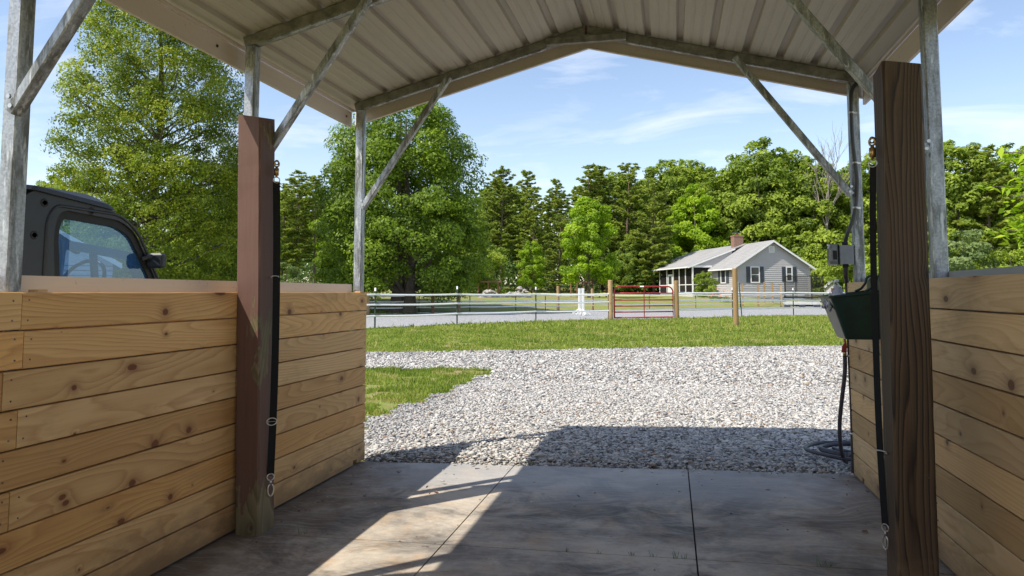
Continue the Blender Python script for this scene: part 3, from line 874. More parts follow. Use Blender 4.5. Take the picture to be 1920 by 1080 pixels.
# lower metal siding behind the board walls
def siding(x, ztop, y0, y1, m, sgn):
    mb = MB()
    y = y0; prof = []
    while y < y1 - 0.2:
        prof += [(x, y), (x, y + 0.17), (x + sgn * 0.018, y + 0.185), (x + sgn * 0.018, y + 0.212)]
        y += 0.2286
    prof += [(x, y), (x, y1)]
    n = len(prof)
    vs = [(a, b, -0.02) for a, b in prof] + [(a, b, ztop - 0.01) for a, b in prof]
    mb.add(vs, [(i, i + 1, n + i + 1, n + i) for i in range(n - 1)])
    o = mb.build('wall_siding', m, shed)
    MB().box(min(x - sgn * 0.012, x + sgn * 0.024), max(x - sgn * 0.012, x + sgn * 0.024), y0 - 0.01, y1 + 0.005, ztop - 0.075, ztop).build('siding_cap', m, o)
siding(-2.385, 1.325, -1.2, 5.06, SIDM, -1)
siding(1.262, 1.358, -1.2, 5.12, SIDG, 1)

# ------------------------------------------------------------------ board walls
def board_wall(x, sgn, ztop, seams, ends, m, label):
    w = thing('plank_wall', label, 'wall', (x, 0, 0))
    sc_ = MB()
    r = random.Random(int(abs(x) * 1000))
    for k in range(9):
        z1 = ztop - 0.1395 * k
        z0 = z1 - 0.1335
        cuts = [ends[0]] + seams(k) + [ends[1] + r.uniform(-0.004, 0.004)]
        for a, b in zip(cuts[:-1], cuts[1:]):
            pr = r.uniform(0, 0.0045)
            a += 0.0015; b -= 0.0015
            c = (a + b) / 2
            L = (b - a) / 2
            H = (z1 - z0) / 2
            ch = 0.003
            f = sgn * 0.038
            # local: origin at centre of the face
            X0, X1 = -f / 2, f / 2
            prof = [(-19e-3, -H + ch), (-19e-3 + ch, -H), (19e-3 - ch, -H), (19e-3, -H + ch), (19e-3, H - ch), (19e-3 - ch, H), (-19e-3 + ch, H), (-19e-3, H - ch)]
            mb = MB()
            if k == 8 and b > ends[1] - 0.1:
                # bottom board: small bite out of the lower edge near the open end
                bite = L - (0.17 if x < 0 else 0.22)
                mb.prism(prof, 'y', -L, bite - 0.03)
                mb.prism([(px, max(pz, -H + 0.033)) if pz < 0 else (px, pz) for px, pz in prof], 'y', bite - 0.03, bite + 0.03)
                mb.prism(prof, 'y', bite + 0.03, L)
            else:
                mb.prism(prof, 'y', -L, L)
            mb.build('plank', m, w, loc=(f / 2 - sgn * pr, c, (z0 + z1) / 2), rot=(r.uniform(-0.0009, 0.0009), 0, 0))
            ys_ = set([a + 0.03, b - 0.03] + [y for y in (3.62, 0.66) if a + .1 < y < b - .1])
            for y in ys_:
                for dz in (0.032, 0.105):
                    sc_.tube([(-sgn * (pr + 0.0012), y + r.uniform(-.008, .008), z0 + dz + r.uniform(-.004, .004)), (0.002 * sgn, y, z0 + dz)], 0.0038, 6)
    sc_.build('screw_heads', SCREW, w)['kind'] = 'stuff'
    return w
JL = [2.13, 2.145, 2.07, 2.135, 2.06, 2.12, 2.045, 2.105, 2.05]
board_wall(-2.273, -1, 1.262, lambda k: [JL[k]], (-1.2, 5.11), PINE, 'left half wall of stacked golden pine planks behind the painted post')
board_wall(1.151, 1, 1.325, lambda k: [0.7 + 0.05 * (k % 2)], (-1.2, 5.15), PINE2, 'right half wall of pale pine planks with the green feeder hooked over it')
# scrap blocks at post feet on top of the left wall
for y, l in ((5.02, 0.12), (2.22, 0.05)):
    MB().box(-2.32, -2.275, y - 0.02, y + l * 0.4, 1.2625, 1.272).build('wood_shim', SCRAP, shed)

# ------------------------------------------------------------------ tie posts
def tie_post(name, label, cs, zt, lean, m, zb=0.0):
    x0, x1, y0, y1 = cs
    t = thing(name, label, 'post', ((x0 + x1) / 2, (y0 + y1) / 2, zb))
    hx, hy, c = (x1 - x0) / 2, (y1 - y0) / 2, 0.008
    prof = [(-hx + c, -hy), (hx - c, -hy), (hx, -hy + c), (hx, hy - c), (hx - c, hy), (-hx + c, hy), (-hx, hy - c), (-hx, -hy + c)]
    N = 24
    vs = []; r = random.Random(4)
    for i in range(N + 1):
        z = (zt - zb) * i / N
        for j, (a, b) in enumerate(prof):
            w = 0.0012
            vs.append((a + lean * i / N + r.uniform(-w, w), b + r.uniform(-w, w), z + (0.012 * (a / hx) * (b / hy) if i == N else 0)))
    n = 8
    fs = [tuple(range(n))[::-1], tuple(range(N * n, N * n + n))]
    for i in range(N):
        fs += [(i * n + j, i * n + (j + 1) % n, (i + 1) * n + (j + 1) % n, (i + 1) * n + j) for j in range(n)]
    MB().add(vs, fs).build('timber', m, t)
    return t
tie_post('timber_post', 'square timber post with peeling brown-red paint standing before the left plank wall', (-2.243, -2.105, 3.43, 3.585), 2.222, -0.055, REDPOST)
tie_post('timber_post', 'square unpainted dark brown weathered post with bold grain before the right wall', (0.835, 0.982, 3.1, 3.25), 2.19, 0.02, OLDPOST, slabz(.9))

# ---- tie straps
def torus_pts(c, u, v, ru, rv, n=20, a0=0, a1=2 * math.pi):
    c, u, v = Vector(c), Vector(u), Vector(v)
    return [c + u * (ru * math.cos(a0 + (a1 - a0) * i / n)) + v * (rv * math.sin(a0 + (a1 - a0) * i / n)) for i in range(n + 1)]
def strap(label, x, y, zt, zb, sgn, buckles, lx=0.0):
    """hangs on a post face whose normal is sgn*x"""
    t = thing('tie_strap', label, 'strap', (x + sgn * 0.006, y, zb), -sgn * math.radians(48))
    H = zt - zb
    W = 0.019 if sgn > 0 else 0.013
    mb = MB(); N = 26
    pts = []
    for i in range(N + 1):
        f = i / N; z = H * f
        bow = 0.014 * math.sin(f * math.pi) + 0.006 * math.sin(f * 9)
        pts.append((lx * f + sgn * (0.012 + bow * 0.5), 0.012 * math.sin(f * 3.1), z))
    for i in range(N):
        a, b = pts[i], pts[i + 1]
        mb.add([(a[0] - .0015, a[1] - W, a[2]), (a[0] - .0015, a[1] + W, a[2]), (a[0] + .0015, a[1] + W, a[2]), (a[0] + .0015, a[1] - W, a[2]),
                (b[0] - .0015, b[1] - W, b[2]), (b[0] - .0015, b[1] + W, b[2]), (b[0] + .0015, b[1] + W, b[2]), (b[0] + .0015, b[1] - W, b[2])],
               [(0, 1, 5, 4), (1, 2, 6, 5), (2, 3, 7, 6), (3, 0, 4, 7)])
    mb.build('webbing', WEB, t)
    tx = lx + sgn * 0.014
    # top: brass panic snap
    MB().tube(torus_pts((tx, 0, H + 0.008), (0, 1, 0), (0, 0, 1), 0.018, 0.016), 0.003, 7, False).build('top_ring', NICKEL, t, smooth=True)
    MB().tube([(tx, 0, H + 0.022), (tx, 0, H + 0.032), (tx, 0, H + 0.034), (tx, 0, H + 0.072), (tx, 0, H + 0.075), (tx, 0, H + 0.086)], [0.006, 0.007, 0.0125, 0.0135, 0.008, 0.006], 12).build('snap_body', BRASS, t, smooth=True)
    MB().tube(torus_pts((tx, 0, H + 0.098), (0, 1, 0), (0, 0, 1), 0.013, 0.016), 0.0045, 7, False).build('snap_hook', BRASS, t, smooth=True)
    MB().tube([(lx - sgn * 0.004, 0.0, H + 0.118), (tx, 0, H + 0.118)] + torus_pts((tx, 0, H + 0.106), (0, 1, 0), (0, 0, 1), 0.010, 0.012), 0.0035, 6, False).build('eye_screw', SCREW, t)
    # bottom: ring and bolt snap
    bx = sgn * 0.016
    MB().tube(torus_pts((bx, 0, -0.008), (0, 1, 0), (0, 0, 1), 0.019, 0.017), 0.0032, 7, False).build('bottom_ring', NICKEL, t, smooth=True)
    MB().tube([(bx, 0, -0.024), (bx, 0, -0.034), (bx, 0.002, -0.046)], [0.005, 0.0065, 0.005], 8).build('swivel', NICKEL, t, smooth=True)
    MB().tube(torus_pts((bx, 0.002, -0.076), (0, 1, 0), (0, 0, 1), 0.015, 0.031, 22, 1.4, 1.4 + 6.1), 0.0042, 7, False).build('bolt_snap', NICKEL, t, smooth=True)
    for zz_, big in buckles:
        f = (zz_ - zb) / H
        c = (lx * f + sgn * (0.018), 0, zz_ - zb)
        if big:
            MB().tube(torus_pts(c, (0, 1, 0), (0, 0, 1), 0.026, 0.019, 20), 0.0038, 7, False).build('slide_buckle', NICKEL, t, smooth=True)
            MB().tube([(c[0], -0.024, c[2]), (c[0], 0.024, c[2])], 0.003, 6).build('buckle_bar', NICKEL, t)
        else:
            MB().tube(torus_pts(c, (0, 1, 0), (sgn * .8, 0, .6), 0.022, 0.012, 20), 0.003, 7, False).build('loop_ring', NICKEL, t, smooth=True)
    if sgn < 0:
        for c_ in t.children:
            if c_.name.split('.')[0] in ('bottom_ring', 'bolt_snap', 'swivel'): c_.scale = (0.8, 0.72, 0.85)
    return t
strap('black webbing tie strap with brass snap hanging on the painted brown-red post', -2.113, 3.53, 1.875, 0.29, 1, [(0.572, True), (1.345, False)], -0.04)
strap('black webbing tie strap with brass snap hanging on the dark unpainted post', 0.836, 3.20, 1.79, 0.33, -1, [(0.62, False)], 0.015)

# ------------------------------------------------------------------ feeder and the things in it
def loft(mb, loops, close_bottom=True, close_top=False):
    n = len(loops[0]); o = []
    for L in loops: o += L
    fs = []
    for i in range(len(loops) - 1):
        fs += [(i * n + j, i * n + (j + 1) % n, (i + 1) * n + (j + 1) % n, (i + 1) * n + j) for j in range(n)]
    if close_bottom: fs.append(tuple(range(n))[::-1])
    if close_top: fs.append(tuple(range((len(loops) - 1) * n, len(loops) * n)))
    return mb.add(o, fs)
def rrect(x0, x1, y0, y1, z, r, zx=0.0, n=4):
    pts = []
    for cx, cy, a in ((x1 - r, y1 - r, 0), (x0 + r, y1 - r, 90), (x0 + r, y0 + r, 180), (x1 - r, y0 + r, 270)):
        for i in range(n + 1):
            t = math.radians(a + 90 * i / n)
            px, py = cx + r * math.cos(t), cy + r * math.sin(t)
            pts.append((px, py, z + zx * (px - x0)))
    return pts
fd = thing('hanging_feeder', 'dark green plastic feed trough hooked over the top of the right plank wall', 'feeder', (1.0, 4.45, 1.0))
def fl(x0, x1, y0, y1, z, r, zx=0.0): return [(a - 1.0, b - 4.45, c - 1.0) for a, b, c in rrect(x0, x1, y0, y1, z, r, zx)]
mb = MB()
loft(mb, [fl(0.955, 1.130, 4.335, 4.565, 1.000, 0.015), fl(0.948, 1.134, 4.328, 4.572, 1.008, 0.018), fl(0.872, 1.140, 4.290, 4.61, 1.228, 0.02, 0.12), fl(0.862, 1.141, 4.280, 4.62, 1.231, 0.022, 0.12), fl(0.861, 1.142, 4.279, 4.621, 1.243, 0.022, 0.12),
          fl(0.871, 1.136, 4.292, 4.608, 1.243, 0.02, 0.12), fl(0.882, 1.132, 4.300, 4.60, 1.222, 0.018, 0.12), fl(0.958, 1.126, 4.34, 4.56, 1.012, 0.012)], True, True)
mb.build('tub', TEAL, fd)
# back plate rising to the hooks
MB().prism([(4.29 - 4.45, 0.26), (4.61 - 4.45, 0.26), (4.60 - 4.45, 0.33), (4.53 - 4.45, 0.345), (4.49 - 4.45, 0.30), (4.42 - 4.45, 0.30), (4.38 - 4.45, 0.345), (4.30 - 4.45, 0.33)], 'x', 0.136, 0.143).build('back_plate', TEAL, fd)
for yy in (-0.105, 0.115):
    pts = [(0.06, yy - 0.01, 0.268), (0.095, yy, 0.285), (0.118, yy, 0.315)] + [(0.160 - 0.038 * math.cos(a), yy, 0.332 + 0.028 * math.sin(a)) for a in [i * math.pi / 10 for i in range(11)]] + [(0.198, yy, 0.29)]
    MB().tube(pts, 0.0075, 8).build('hook', TEAL, fd, smooth=True)
# cloth and bottle
bt = thing('spray_bottle', 'clear bottle with blue label standing in the green feeder', 'bottle', (0.955, 4.545, 1.10))
MB().tube([(0, 0, 0), (0, 0, 0.165), (0.0, 0, 0.185), (0, 0, 0.20), (0, 0, 0.225)], [0.026, 0.026, 0.020, 0.011, 0.011], 14).build('bottle_body', CLEARP, bt, smooth=True)
MB().tube([(0, 0, 0.135), (0, 0, 0.165)], 0.0272, 14).build('label_band', BLUEL, bt, smooth=True)
MB().tube([(0, 0, 0.222), (0, 0, 0.24)], 0.0125, 12).build('cap', WHITEP, bt, smooth=True)
cl = thing('rag', 'crumpled pale cloth lying in the green feeder', 'cloth', (0.94, 4.45, 1.22))
mb = MB(); N = 18; vs = []
r = random.Random(8)
for i in range(N + 1):
    for j in range(N + 1):
        u, v = i / N - .5, j / N - .5
        hgt = 0.055 * math.exp(-9 * (u * u + v * v)) + 0.016 * math.sin(u * 21 + 3 * math.sin(v * 9)) + 0.014 * math.sin(v * 25 + 2 * math.sin(u * 11)) + r.uniform(-.002, .002)
        vs.append((u * 0.14, v * 0.24, hgt - 0.03 * (u * u + v * v) * 4))
mb.add(vs, [(i * (N + 1) + j, (i + 1) * (N + 1) + j, (i + 1) * (N + 1) + j + 1, i * (N + 1) + j + 1) for i in range(N) for j in range(N)])
mb.build('folded_cloth', RAG, cl, smooth=True)

# ------------------------------------------------------------------ electrics and water on the right post
el = thing('outlet_box', 'grey weatherproof outlet box with flexible conduit fixed to the front right tube post', 'electrical box', (1.14, 5.13, 1.45))
mb = MB(); loft(mb, [rrect(-0.045, 0.045, -0.040, 0.045, 0, 0.008), rrect(-0.045, 0.045, -0.040, 0.045, 0.125, 0.008)], True, True)
bxo = mb.build('box_body', BOXG, el)
cv = MB(); loft(cv, [rrect(-0.105, -0.047, -0.036, 0.042, -0.004, 0.014), rrect(-0.108, -0.047, -0.040, 0.046, 0.02, 0.018), rrect(-0.108, -0.047, -0.040, 0.046, 0.105, 0.018), rrect(-0.098, -0.047, -0.034, 0.04, 0.132, 0.014)], True, True)
cvo = cv.build('bubble_cover', simple('cover_smoked', (0.16, 0.165, 0.175), 0.25), el)
MB().box(-0.0485, -0.0455, -0.043, 0.048, -0.004, 0.13).build('gasket', RUBBER, el)
MB().box(-0.085, -0.06, -0.0425, -0.0405, 0.03, 0.09).build('receptacle', RUBBER, el)
MB().tube([(0.0, 0, 0.124), (0, 0, 0.150)], 0.019, 12).build('conduit_nut', RUBBER, el, smooth=True)
MB().tube([(0.0, 0, -0.001), (0, 0, -0.022)], 0.018, 12).build('conduit_nut', RUBBER, el, smooth=True)
def crom(pts, n=8):
    pts = [Vector(p) for p in pts]; out = []
    P = [pts[0]] + pts + [pts[-1]]
    for i in range(1, len(P) - 2):
        for k in range(n):
            t = k / n
            a, b, c, d = P[i - 1], P[i], P[i + 1], P[i + 2]
            out.append(0.5 * ((2 * b) + (c - a) * t + (2 * a - 5 * b + 4 * c - d) * t * t + (3 * b - a - 3 * c + d) * t ** 3))
    out.append(pts[-1]); return out
def L(p, o=(1.14, 5.13, 1.45)): return (p[0] - o[0], p[1] - o[1], p[2] - o[2])
cpts = [(1.14, 5.13, 1.59), (1.15, 5.08, 1.66), (1.180, 5.07, 1.74), (1.205, 5.07, 1.86), (1.215, 5.07, 2.0), (1.205, 5.07, 2.14), (1.195, 5.07, 2.3), (1.195, 5.07, 2.5), (1.20, 5.07, 2.6), (1.24, 5.08, 2.66), (1.27, 5.1, 2.665)]
MB().tube(crom([L(p) for p in cpts]), 0.0125, 10).build('flex_conduit', CONDM, el, smooth=True)
for z in (2.46, 2.12, 1.82):
    xx = {2.46: 1.195, 2.12: 1.207, 1.82: 1.198}[z]
    MB().tube([L((xx - 0.0, 5.07, z - 0.006)), L((xx, 5.07, z + 0.006))], 0.0165, 12).build('clamp', NICKEL, el, smooth=True)
    MB().box(*[q for a in (L((xx + 0.012, 5.09, z - .006)), L((xx + 0.038, 5.097, z + .006))) for q in a][0:1], L((xx + 0.038, 0, 0))[0], L((0, 5.086, 0))[1], L((0, 5.0985, 0))[1], z - .006 - 1.45, z + .006 - 1.45).build('clamp_tab', NICKEL, el)
wp = thing('water_pipe', 'dark riser pipe with clamps running down the open end of the right wall', 'pipe', (1.158, 5.19, 0.0))
MB().tube(crom([(-0.018, -0.055, 1.43), (-0.016, -0.04, 1.37), (0.0, 0.0, 1.30), (0, 0, 1.0), (0.003, 0.0, 0.5), (-0.002, 0.0, 0.0)], 6), 0.0145, 10).build('pipe', PIPEM, wp, smooth=True)
for z in (0.84, 0.33):
    MB().tube([(0.002, 0, z - 0.007), (0.002, 0, z + 0.007)], 0.0185, 12).build('clamp', NICKEL, wp, smooth=True)
vz = 0.86
MB().tube([(-0.030, 0, vz - 0.03), (-0.030, 0, vz + 0.02)], 0.012, 10).build('spigot', BRASS, wp, smooth=True)
MB().prism([(-0.05, 0.0), (-0.022, -0.004), (-0.016, 0.035), (-0.022, 0.085), (-0.034, 0.09), (-0.030, 0.06), (-0.045, 0.04)], 'y', -0.012, 0.004).build('valve_handle', REDH, wp, loc=(0, 0, vz + 0.005))
hs = thing('garden_hose', 'dark rubber hose hanging from the spigot and coiled on the gravel by the right wall', 'hose', (1.2, 5.6, 0.05))
hp = [(1.128, 5.19, vz - 0.02), (1.126, 5.20, 0.72), (1.100, 5.22, 0.50), (1.090, 5.24, 0.35), (1.105, 5.28, 0.20), (1.150, 5.36, 0.10), (1.22, 5.40, 0.075)]
r = random.Random(5)
ang = -1.2
k = 0
while ang > -1.2 - 2 * math.pi * 3.4:
    turn = (-1.2 - ang) / (2 * math.pi)
    rx = 0.31 - 0.045 * turn + r.uniform(-.008, .008) - (0.055 if int(turn) % 2 else 0)
    ry = 0.31 - 0.045 * turn + r.uniform(-.008, .008) - (0.05 if int(turn) % 2 else 0)
    zc = 0.062 + 0.010 * (turn % 2) + 0.006 * math.sin(ang * 2)
    hp.append((1.235 + rx * math.cos(ang), 5.60 + ry * math.sin(ang), zc))
    ang -= 0.42
MB().tube([(a - 1.2, b - 5.6, c - 0.05 + (0.072 if c < .1 else 0)) for a, b, c in crom(hp, 4)], 0.0135, 9).build('hose_run', HOSE, hs, smooth=True)
MB().tube(crom([(0.10, -0.36, 0.0), (-0.05, -0.375, 0.0), (-0.13, -0.36, -0.005)], 5), 0.015, 9).build('hose_tail', simple('hose_grey', (0.16, 0.16, 0.16), 0.6), hs, smooth=True)

# ------------------------------------------------------------------ utility vehicle beyond the left wall
uv = thing('utility_vehicle', 'black cab side-by-side utility vehicle parked outside the left wall', 'utility vehicle', (-3.7, 3.9, 0.0))
def bev(poly, r=0.05, n=4):
    out = []
    m_ = len(poly)
    for i in range(m_):
        a, b, c = Vector(poly[i - 1]), Vector(poly[i]), Vector(poly[(i + 1) % m_])
        rr = r[i] if isinstance(r, (list, tuple)) else r
        d1 = (a - b); d2 = (c - b)
        q = min(rr, d1.length * .45, d2.length * .45)
        p1 = b + d1.normalized() * q; p2 = b + d2.normalized() * q
        for k in range(n + 1):
            t = k / n
            p = p1 * (1 - t) ** 2 + b * 2 * t * (1 - t) + p2 * t * t
            out.append((p.x, p.y))
    return out
# profile in (y - 3.9, z)
outer = bev([(-0.47, 0.62), (-0.50, 1.80), (-0.42, 1.868), (0.16, 1.842), (0.40, 1.70), (0.66, 1.365), (0.90, 1.05), (0.86, 0.62)], [.03, .08, .08, .12, .12, .05, .05, .03])
inner = bev([(-0.15, 0.95), (-0.215, 1.62), (-0.19, 1.725), (0.24, 1.705), (0.38, 1.655), (0.585, 1.365), (0.70, 1.16), (0.66, 0.95)], [.03, .08, .06, .05, .08, .05, .05, .03])
mid_o = bev([(-0.195, 0.90), (-0.265, 1.62), (-0.225, 1.775), (0.27, 1.752), (0.41, 1.685), (0.63, 1.365), (0.75, 1.14), (0.71, 0.90)], [.04, .1, .08, .06, .09, .05, .05, .04])
W = 1.42
for sx, nm in ((0.0, 'door_panel'), (-W, 'door_panel')):
    d_ = MB().ring(outer, mid_o, 'x', sx - 0.03, sx + 0.03).build(nm, BLACKP, uv)
    MB().ring(mid_o, inner, 'x', sx - 0.022, sx + 0.016).build('window_seal', RUBBER, d_)
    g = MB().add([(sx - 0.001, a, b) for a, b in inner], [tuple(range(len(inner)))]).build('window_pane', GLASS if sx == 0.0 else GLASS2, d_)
    if sx == 0.0:
        for y_, z_ in ((-0.34, 1.80), (0.02, 1.79), (-0.40, 1.60)):
            MB().tube([(0.0305, y_, z_), (0.034, y_, z_), (0.034, y_, z_), (0.028, y_, z_)], [0.026, 0.024, 0.015, 0.015], 16).build('bolt_recess', RUBBER, d_, smooth=False)
        # raised ridge that follows the window outline
        rp = [Vector((0.030, a * 1.0, b)) for a, b in bev([(-0.33, 0.75), (-0.315, 1.70), (-0.26, 1.795), (0.27, 1.79), (0.44, 1.69), (0.68, 1.33), (0.80, 1.10)], [.02, .10, .07, .08, .09, .05, .02])][4:-4]
        MB().tube(rp, 0.010, 8).build('pressed_ridge', BLACKP, d_, smooth=True)
# inner sliding window frame seen through the far side
fr_o = bev([(-0.20, 0.98), (-0.15, 1.60), (0.50, 1.545), (0.64, 1.30), (0.62, 0.98)], .03)
fr_i = bev([(-0.13, 1.05), (-0.09, 1.54), (0.46, 1.49), (0.57, 1.29), (0.55, 1.05)], .03)
sf = MB().ring(fr_o, fr_i, 'x', -0.075, -0.045).build('inner_frame', simple('inner_frame_blue', (0.02, 0.04, 0.09), 0.4), uv)
MB().beam((-0.06, 0.215, 1.04), (-0.06, 0.145, 1.52), 0.022, 0.045, (0, 1, 0)).build('mullion', BLACKP, uv)
# sun strip across the screen
MB().beam((-0.45, 0.02, 1.74), (-0.45, 0.43, 1.56), 0.04, 0.05, (0, 0, 1)).build('roll_bar', BLACKP, uv)
rf = MB(); loft(rf, [[(x, y, z) for x, y, z in L_] for L_ in (
    [(a, b, 1.866 - (0.05 if b > 0.1 else 0)) for a, b, c in rrect(-W - 0.05, 0.05, -0.50, 0.26, 0, 0.08)],
    [(a, b, 1.892 - (0.04 if b > 0.1 else 0)) for a, b, c in rrect(-W - 0.04, 0.045, -0.49, 0.20, 0, 0.09)],
    [(a, b, 1.905 - (0.03 if b > 0.1 else 0)) for a, b, c in rrect(-W + 0.02, -0.03, -0.44, 0.12, 0, 0.1)])], True, True)
ro = rf.build('cab_roof', BLACKP, uv)
bc = MB().tube([(-0.10, 0.12, 1.868), (-0.10, 0.12, 1.90)], 0.02, 10).build('beacon', REDH, ro)
# windscreen and rear screen
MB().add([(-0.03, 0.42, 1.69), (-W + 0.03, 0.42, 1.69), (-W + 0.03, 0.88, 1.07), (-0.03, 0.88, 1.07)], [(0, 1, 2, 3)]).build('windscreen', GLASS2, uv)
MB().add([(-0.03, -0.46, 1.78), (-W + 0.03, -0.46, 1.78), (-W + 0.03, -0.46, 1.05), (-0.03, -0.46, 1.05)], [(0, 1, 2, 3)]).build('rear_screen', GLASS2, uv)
# body
MB().prism(bev([(-1.35, 0.55), (-1.38, 1.02), (-0.48, 1.04), (-0.46, 0.62), (0.86, 0.62), (0.90, 1.05), (1.55, 0.88), (1.62, 0.55), (1.3, 0.42), (-1.1, 0.40)], .05), 'x', -W + 0.03, -0.031).build('body', simple('vehicle_green', (0.05, 0.07, 0.05), 0.4), uv)
MB().box(-W + 0.06, -0.06, -1.32, -0.52, 1.03, 1.20).build('cargo_bed', BLACKP, uv)
MB().tube([(-0.35, 0.40, 1.20), (-0.35, 0.52, 1.02)], 0.02, 8).build('steering_column', BLACKP, uv)
MB().tube(torus_pts((-0.36, 0.38, 1.34), (1, 0, 0), (0, 0.45, 0.89), 0.17, 0.17, 24), 0.014, 8, False).build('steering_wheel', BLACKP, uv, smooth=True)
for sx in (-0.42, -1.05):
    MB().prism(bev([(-0.20, 0.7), (-0.22, 1.42), (-0.12, 1.44), (-0.08, 0.85), (0.3, 0.85), (0.3, 0.7)], .04), 'x', sx - 0.22, sx + 0.22).build('seat', simple('seat_vinyl', (0.03, 0.03, 0.035), 0.6), uv)
# mirror
mr = MB().tube([(0.02, 0.50, 1.50), (0.05, 0.54, 1.52), (0.07, 0.57, 1.515)], 0.018, 8).build('mirror_arm', BLACKP, uv)
mm = MB(); loft(mm, [rrect(0.03, 0.14, 0.555, 0.59, 1.435, 0.012), rrect(0.02, 0.15, 0.55, 0.60, 1.45, 0.014), rrect(0.02, 0.15, 0.55, 0.60, 1.53, 0.014), rrect(0.04, 0.13, 0.56, 0.59, 1.545, 0.012)], True, True)
mo = mm.build('mirror_housing', BLACKP, uv)
MB().box(0.03, 0.14, 0.542, 0.549, 1.455, 1.525).build('mirror_glass', BLACKP, mo)
for y_ in (-0.95, 1.15):
    for x_ in (-0.10, -W + 0.10):
        w = MB().tube([(x_ - 0.11, y_, 0.32), (x_ - 0.09, y_, 0.32), (x_ + 0.09, y_, 0.32), (x_ + 0.11, y_, 0.32)], [0.26, 0.32, 0.32, 0.26], 24).build('wheel', TYRE, uv, smooth=False)
        MB().tube([(x_ - 0.115, y_, 0.32), (x_ + 0.115, y_, 0.32)], 0.16, 16).build('rim', BOLT, w)
for x_ in (-0.25, -W + 0.25):
    MB().tube([(x_, 1.60, 0.72), (x_, 1.63, 0.72)], 0.06, 14).build('headlight', CLEARP, uv)

# ------------------------------------------------------------------ arena fences
def tpost(parent, p, h, name='t_post', white=0.12):
    o = MB().beam((p[0], p[1], p[2]), (p[0], p[1], p[2] + h - white), 0.045, 0.045, (0, 1, 0)).build(name, TPOST, parent)
    MB().beam((p[0], p[1], p[2] + h - white), (p[0], p[1], p[2] + h), 0.055, 0.055, (0, 1, 0)).build('post_cap', WHITEV, o)
    return o
def round_post(name, p, h, rad, parent=None, m=None, **k):
    mb = MB()
    n = 14
    zs = [0, h * .3, h * .6, h - 0.015, h]
    rr = [rad * 1.04, rad * 1.0, rad * .98, rad * .95, rad * .85]
    mb.tube([(p[0], p[1], p[2] + z) for z in zs], rr, n)
    return mb.build(name, m or FENCEPOST, parent, smooth=False, **k)
NF = [(-19.2, 7.2), (-17.0, 11.0), (-14.6, 15.3), (-12.35, 19.6), (-10.23, 23.76), (-8.25, 27.2), (-5.8, 31.0)]
GP1, GP2 = (-2.75, 33.55), (0.26, 35.6)
NF2 = [(3.1, 38.7), (6.57, 41.94), (10.0, 45.1), (13.5, 48.3), (17.0, 51.5)]
nf = thing('arena_fence', 'near arena fence of white tape rails on dark steel stakes', 'fence', (-5.8, 31.0, 0))
def nfl(p, z=0): return (p[0] + 5.8, p[1] - 31.0, z)
for p in NF + NF2: tpost(nf, nfl(p), 1.52 if p[0] > -9 else 1.44)
for p in (GP1, GP2): round_post('gate_post', nfl(p), 1.85, 0.115, nf)
def rails(parent, chain, heights, f, rad=0.040):
    for h in heights:
        for a, b in zip(chain[:-1], chain[1:]):
            pts = []
            for i in range(5):
                t = i / 4
                sag = -0.025 * math.sin(math.pi * t)
                q = f((a[0] * (1 - t) + b[0] * t, a[1] * (1 - t) + b[1] * t), h + sag)
                pts.append(q)
            MB().tube(pts, rad, 6).build('rail', WHITEV, parent)
rails(nf, NF + [GP1], (1.20, 0.84, 0.44), nfl)
rails(nf, [GP2] + NF2, (1.27, 0.86, 0.44), nfl)
FF = [(-28, 27.0), (-22, 33.2), (-17.05, 38.7), (-14.9, 41.2), (-12.3, 43.3), (-9.9, 45.8), (-8.2, 47.3), (-6.2, 49.9), (-4.4, 52.3), (-1.6, 55.0), (1.9, 58.4), (5.6, 62.3), (9.7, 66.5), (14, 71), (18.5, 75.5)]
ff = thing('arena_fence', 'far arena fence of thinner white rails along the mown grass', 'fence', (-8.2, 47.3, 0))
def ffl(p, z=0): return (p[0] + 8.2, p[1] - 47.3, z + tzf(*p))
for i, p in enumerate(FF):
    tpost(ff, ffl(p), 1.25, white=0.08)
rails(ff, FF, (1.08, 0.74, 0.38), ffl, 0.042)
rails(ff, FF, (0.03,), ffl, 0.04)
for u, dep, h, m_ in ((812, 42.5, 1.3, BROWNW), (861, 44, 1.3, FENCEPOST), (1046, 50, 1.7, FENCEPOST), (1110, 51, 1.55, FENCEPOST), (691, 40, 1.3, FENCEPOST)):
    x, y, _ = campt(u, dep)
    round_post('brace_post', (x + 8.2, y - 47.3, tzf(x, y)), h, 0.10, ff, m_)
# gate
gt = thing('farm_gate', 'red tubular steel farm gate hung between two round wooden posts', 'gate', (GP1[0], GP1[1], 0))
g0 = Vector((GP1[0], GP1[1], 0)); g1 = Vector((GP2[0], GP2[1], 0)); gd = (g1 - g0).normalized()
A = gd * 0.20; B_ = (g1 - g0) - gd * 0.20
Zt, Zb = 1.56, 0.10
top = [A + Vector((0, 0, Zb)), A + Vector((0, 0, Zt - 0.28))] + [A + gd * (0.28 - 0.28 * math.cos(a)) + Vector((0, 0, Zt - 0.28 + 0.28 * math.sin(a))) for a in (0.4, 0.8, 1.2, 1.57)]
top2 = [B_ - gd * (0.28 - 0.28 * math.cos(a)) + Vector((0, 0, Zt - 0.28 + 0.28 * math.sin(a))) for a in (1.57, 1.2, 0.8, 0.4)] + [B_ + Vector((0, 0, Zt - 0.28)), B_ + Vector((0, 0, Zb)), A + Vector((0, 0, Zb))]
MB().tube(top + top2, 0.036, 8).build('frame', REDG, gt, smooth=True)
for z in (0.36, 0.64, 0.92, 1.24):
    MB().tube([A + Vector((0, 0, z)), B_ + Vector((0, 0, z))], 0.032, 8).build('bar', REDG, gt, smooth=True)
M_ = (A + B_) / 2
